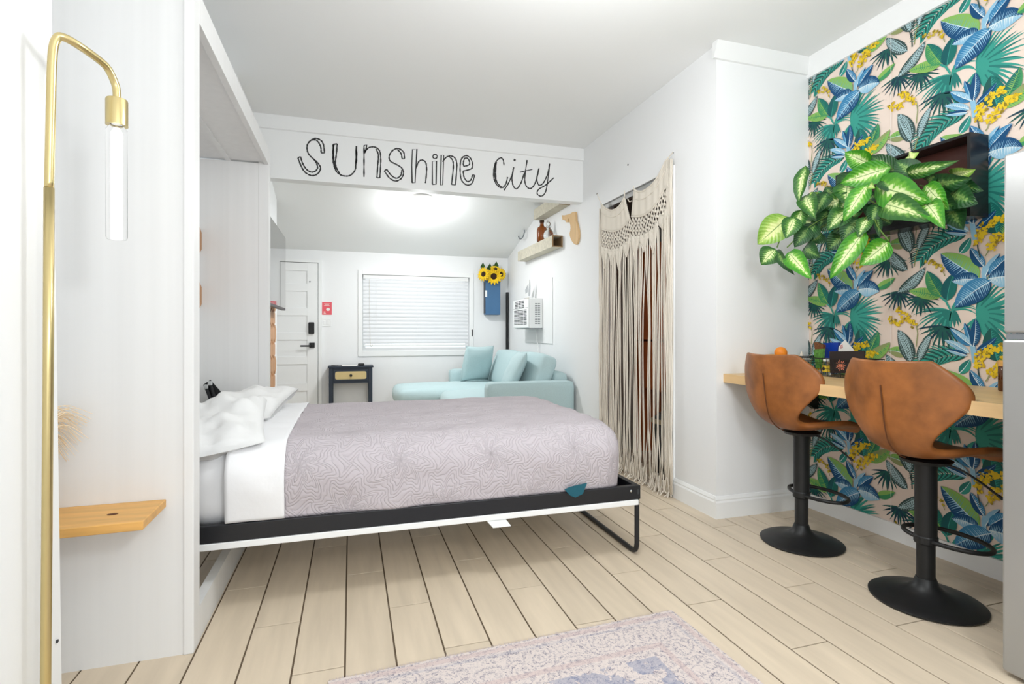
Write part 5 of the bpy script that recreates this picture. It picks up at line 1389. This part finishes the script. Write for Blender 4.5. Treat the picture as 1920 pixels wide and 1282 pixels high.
# ------------------------------------------------------------------ things on the bar counter
def CT(px, py): return onZ(px, py, zt_)
ba_, bb_ = 2.62, 2.20        # basket along the counter (far to near)
bxa, bxb = 2.62, 2.80; bz1 = zt_ + .105
bk = thing('wire_basket', 'black wire basket of snack packets at the back of the bar counter', 'basket', (2.71, 2.41, zt_))
mb = MB(); 
def loop(z, g): return [(bxa - g, ba_ + g, z), (bxb + g, ba_ + g, z), (bxb + g, bb_ - g, z), (bxa - g, bb_ - g, z)]
for z, g in ((zt_ + .003, 0), (zt_ + .045, .006), (zt_ + .08, .011)): mb.tube(loop(z, g), .0016, 6, closed=True)
for i in range(11):
    y = ba_ + (bb_ - ba_) * i / 10; mb.tube([(bxa, y, zt_ + .003), (bxa - .016, y + .016 * (1 - 2 * i / 10), bz1)], .0014, 5); mb.tube([(bxb, y, zt_ + .003), (bxb + .016, y + .016 * (1 - 2 * i / 10), bz1)], .0014, 5)
    mb.tube([(bxa, y, zt_ + .003), (bxb, y, zt_ + .003)], .0014, 5)
for i in range(5):
    x = bxa + (bxb - bxa) * i / 4
    for yy, g in ((ba_, .016), (bb_, -.016)): mb.tube([(x, yy, zt_ + .003), (x, yy + g, bz1)], .0014, 5)
build('wires', mb, BLACKM, bk)
build('basket_rim', MB().tube(loop(bz1, .016), .003, 8, closed=True), BLACKM, bk)
def packet(name, label, cat, pts, X, d, m, extra=None):
    """upright packet: corner pixels placed on the plane x = X"""
    P = [onX(1480 + x / 8, 620 + y / 8, X) for x, y in pts]
    for p in P: p.z = max(p.z, zt_ + .006)
    c = sum(P, Vector()) / len(P); t = thing(name, label, cat, (c.x, c.y, min(p.z for p in P)))
    build('packet_body', MB().prism(P, (d, 0, 0)), m, t)
    if extra: extra(t)
    return t
packet('snack_packet', 'blue snack packet standing at the back of the wire basket', 'packet', [(505, 185), (735, 172), (725, 300), (720, 500), (540, 500), (525, 300)], 2.755, .02, BLUEP)
packet('snack_packet', 'brown wrapped snack bar at the far end of the wire basket', 'packet', [(370, 175), (400, 168), (510, 215), (500, 285), (470, 440), (400, 440)], 2.70, .02, BROWNP)
packet('snack_packet', 'green and yellow snack packet at the far end of the wire basket', 'packet', [(360, 280), (500, 270), (470, 560), (400, 560)], 2.655, .02, GREENP)
def five(t):
    q = [(770, 215), (795, 205), (800, 218), (778, 228), (783, 240), (800, 238), (802, 258), (775, 264)]
    mb = MB()
    P = [onX(1480 + x / 8, 620 + y / 8, 2.729) for x, y in ((800, 212), (764, 226), (772, 246), (796, 232), (800, 250), (768, 264))]
    mb.tube(P, .0016, 5); build('red_print', mb, REDINK, t)
packet('paper_card', 'white card with a red letter leaning in the wire basket', 'card', [(830, 135), (965, 290), (930, 520), (730, 520), (735, 290), (740, 240)], 2.73, .004, PAPERW, five)
def sun(t):
    mb = MB(); X = 2.6225; c = onX(1480 + 770 / 8, 620 + 520 / 8, X)
    mb.prism([c + Vector((0, .011 * cos(a), .011 * sin(a))) for a in [2 * pi * k / 18 for k in range(18)]], (.0006, 0, 0))
    for k in range(14):
        a = 2 * pi * k / 14; d = Vector((0, cos(a), sin(a))); s_ = Vector((0, -sin(a), cos(a))) * .0022; r1_ = .030 if k % 2 else .025
        mb.prism([c + d * .0135 - s_ * .6, c + d * r1_ - s_, c + d * (r1_ + .002), c + d * r1_ + s_, c + d * .0135 + s_ * .6], (.0006, 0, 0))
    build('sun_print', mb, CORAL, t)
packet('menu_card', 'charcoal card with an orange sun, standing in the front of the wire basket', 'card', [(600, 310), (1120, 300), (1130, 640), (610, 635)], 2.6232, .008, DKP, sun)
jc = onZ(1480 + 555 / 8, 620 + 610 / 8, zt_ + .004); jc = Vector((2.665, onX(1480 + 560 / 8, 700, 2.665).y, zt_ + .006))
jr = thing('spice_jar', 'small glass jar with a yellow label in the wire basket', 'jar', jc)
build('jar_glass', MB().lathe([(0, 0), (.022, 0), (.023, .004), (.023, .07), (.017, .08), (.017, .085)], jc, 24), CLEAR, jr, smooth=True); build('jar_label', MB().lathe([(.0235, .018), (.0235, .055)], jc, 24), JARY, jr); build('jar_lid', MB().lathe([(.019, .08), (.019, .098), (0, .099)], jc, 20), WPLAST, jr)
build('label_spot', MB().prism([jc + Vector((-.0238, .009 * cos(a), .037 + .011 * sin(a))) for a in [2 * pi * k / 14 for k in range(14)]], (.0004, 0, 0)), NAVY, jr)
oc = onX(1464, 658, 2.50); oc.z = zt_ + .036
ox = thing('orange', 'orange fruit on the counter behind the farther stool', 'fruit', (oc.x, oc.y, zt_))
oc.z = onX(1464, 650, 2.5).z - .036
build('fruit', MB().lathe([(.036 * sin(pi * k / 12) + (1e-7 if k in (0, 12) else 0), -.036 * cos(pi * k / 12)) for k in range(13)], oc, 24), OR_FR, ox, smooth=True)
fbz = zt_; fb = thing('fruit_bowl', 'small wooden bowl under the orange on the bar counter', 'bowl', (oc.x, oc.y, zt_))
build('bowl', MB().lathe([(0, 0), (.05, 0), (.06, .01), (.085, max(.03, oc.z - zt_ - .012)), (.078, max(.03, oc.z - zt_ - .012)), (.05, max(.012, oc.z - zt_ - .042)), (0, max(.012, oc.z - zt_ - .040))], (oc.x, oc.y, zt_), 32), WOODH, fb, smooth=True)
cn = onX(1503, 655, 2.77); cz = Vector((2.77, onX(1503, 690, 2.77).y, zt_))
tag(build('seashell', MB().lathe([(.0, 0), (.036, 0), (.040, .02), (.024, .05), (.028, .055), (.016, .085), (.018, .09), (.0, .14)], cz, 14), SHELL, smooth=True, origin=cz), 'tall spiral white seashell at the far end of the bar counter', 'shell')
cz = Vector((2.74, onX(1493, 690, 2.74).y + .01, zt_))
tag(build('seashell', MB().lathe([(.0, 0), (.025, 0), (.028, .02), (.018, .045), (.020, .05), (.0, .105)], cz, 14), SHELL, smooth=True, origin=cz), 'small white seashell next to the tall one on the counter', 'shell')
jc = Vector((2.72, onX(1896, 700, 2.72).y, zt_)); jr = thing('honey_jar', 'amber glass jar with a wooden lid at the near end of the counter', 'jar', jc)
build('jar_glass', MB().lathe([(0, 0), (.04, 0), (.043, .005), (.043, .105), (.038, .112)], jc, 28), AMBER, jr, smooth=True); build('jar_lid', MB().lathe([(.044, .108), (.045, .132), (0, .133)], jc, 28), WOODH, jr)
# wire hanging from the counter front bracket
for o in list(SC.objects):
    if o.type == 'EMPTY' and o.get('category') and not o.children: print('empty thing', o.name)
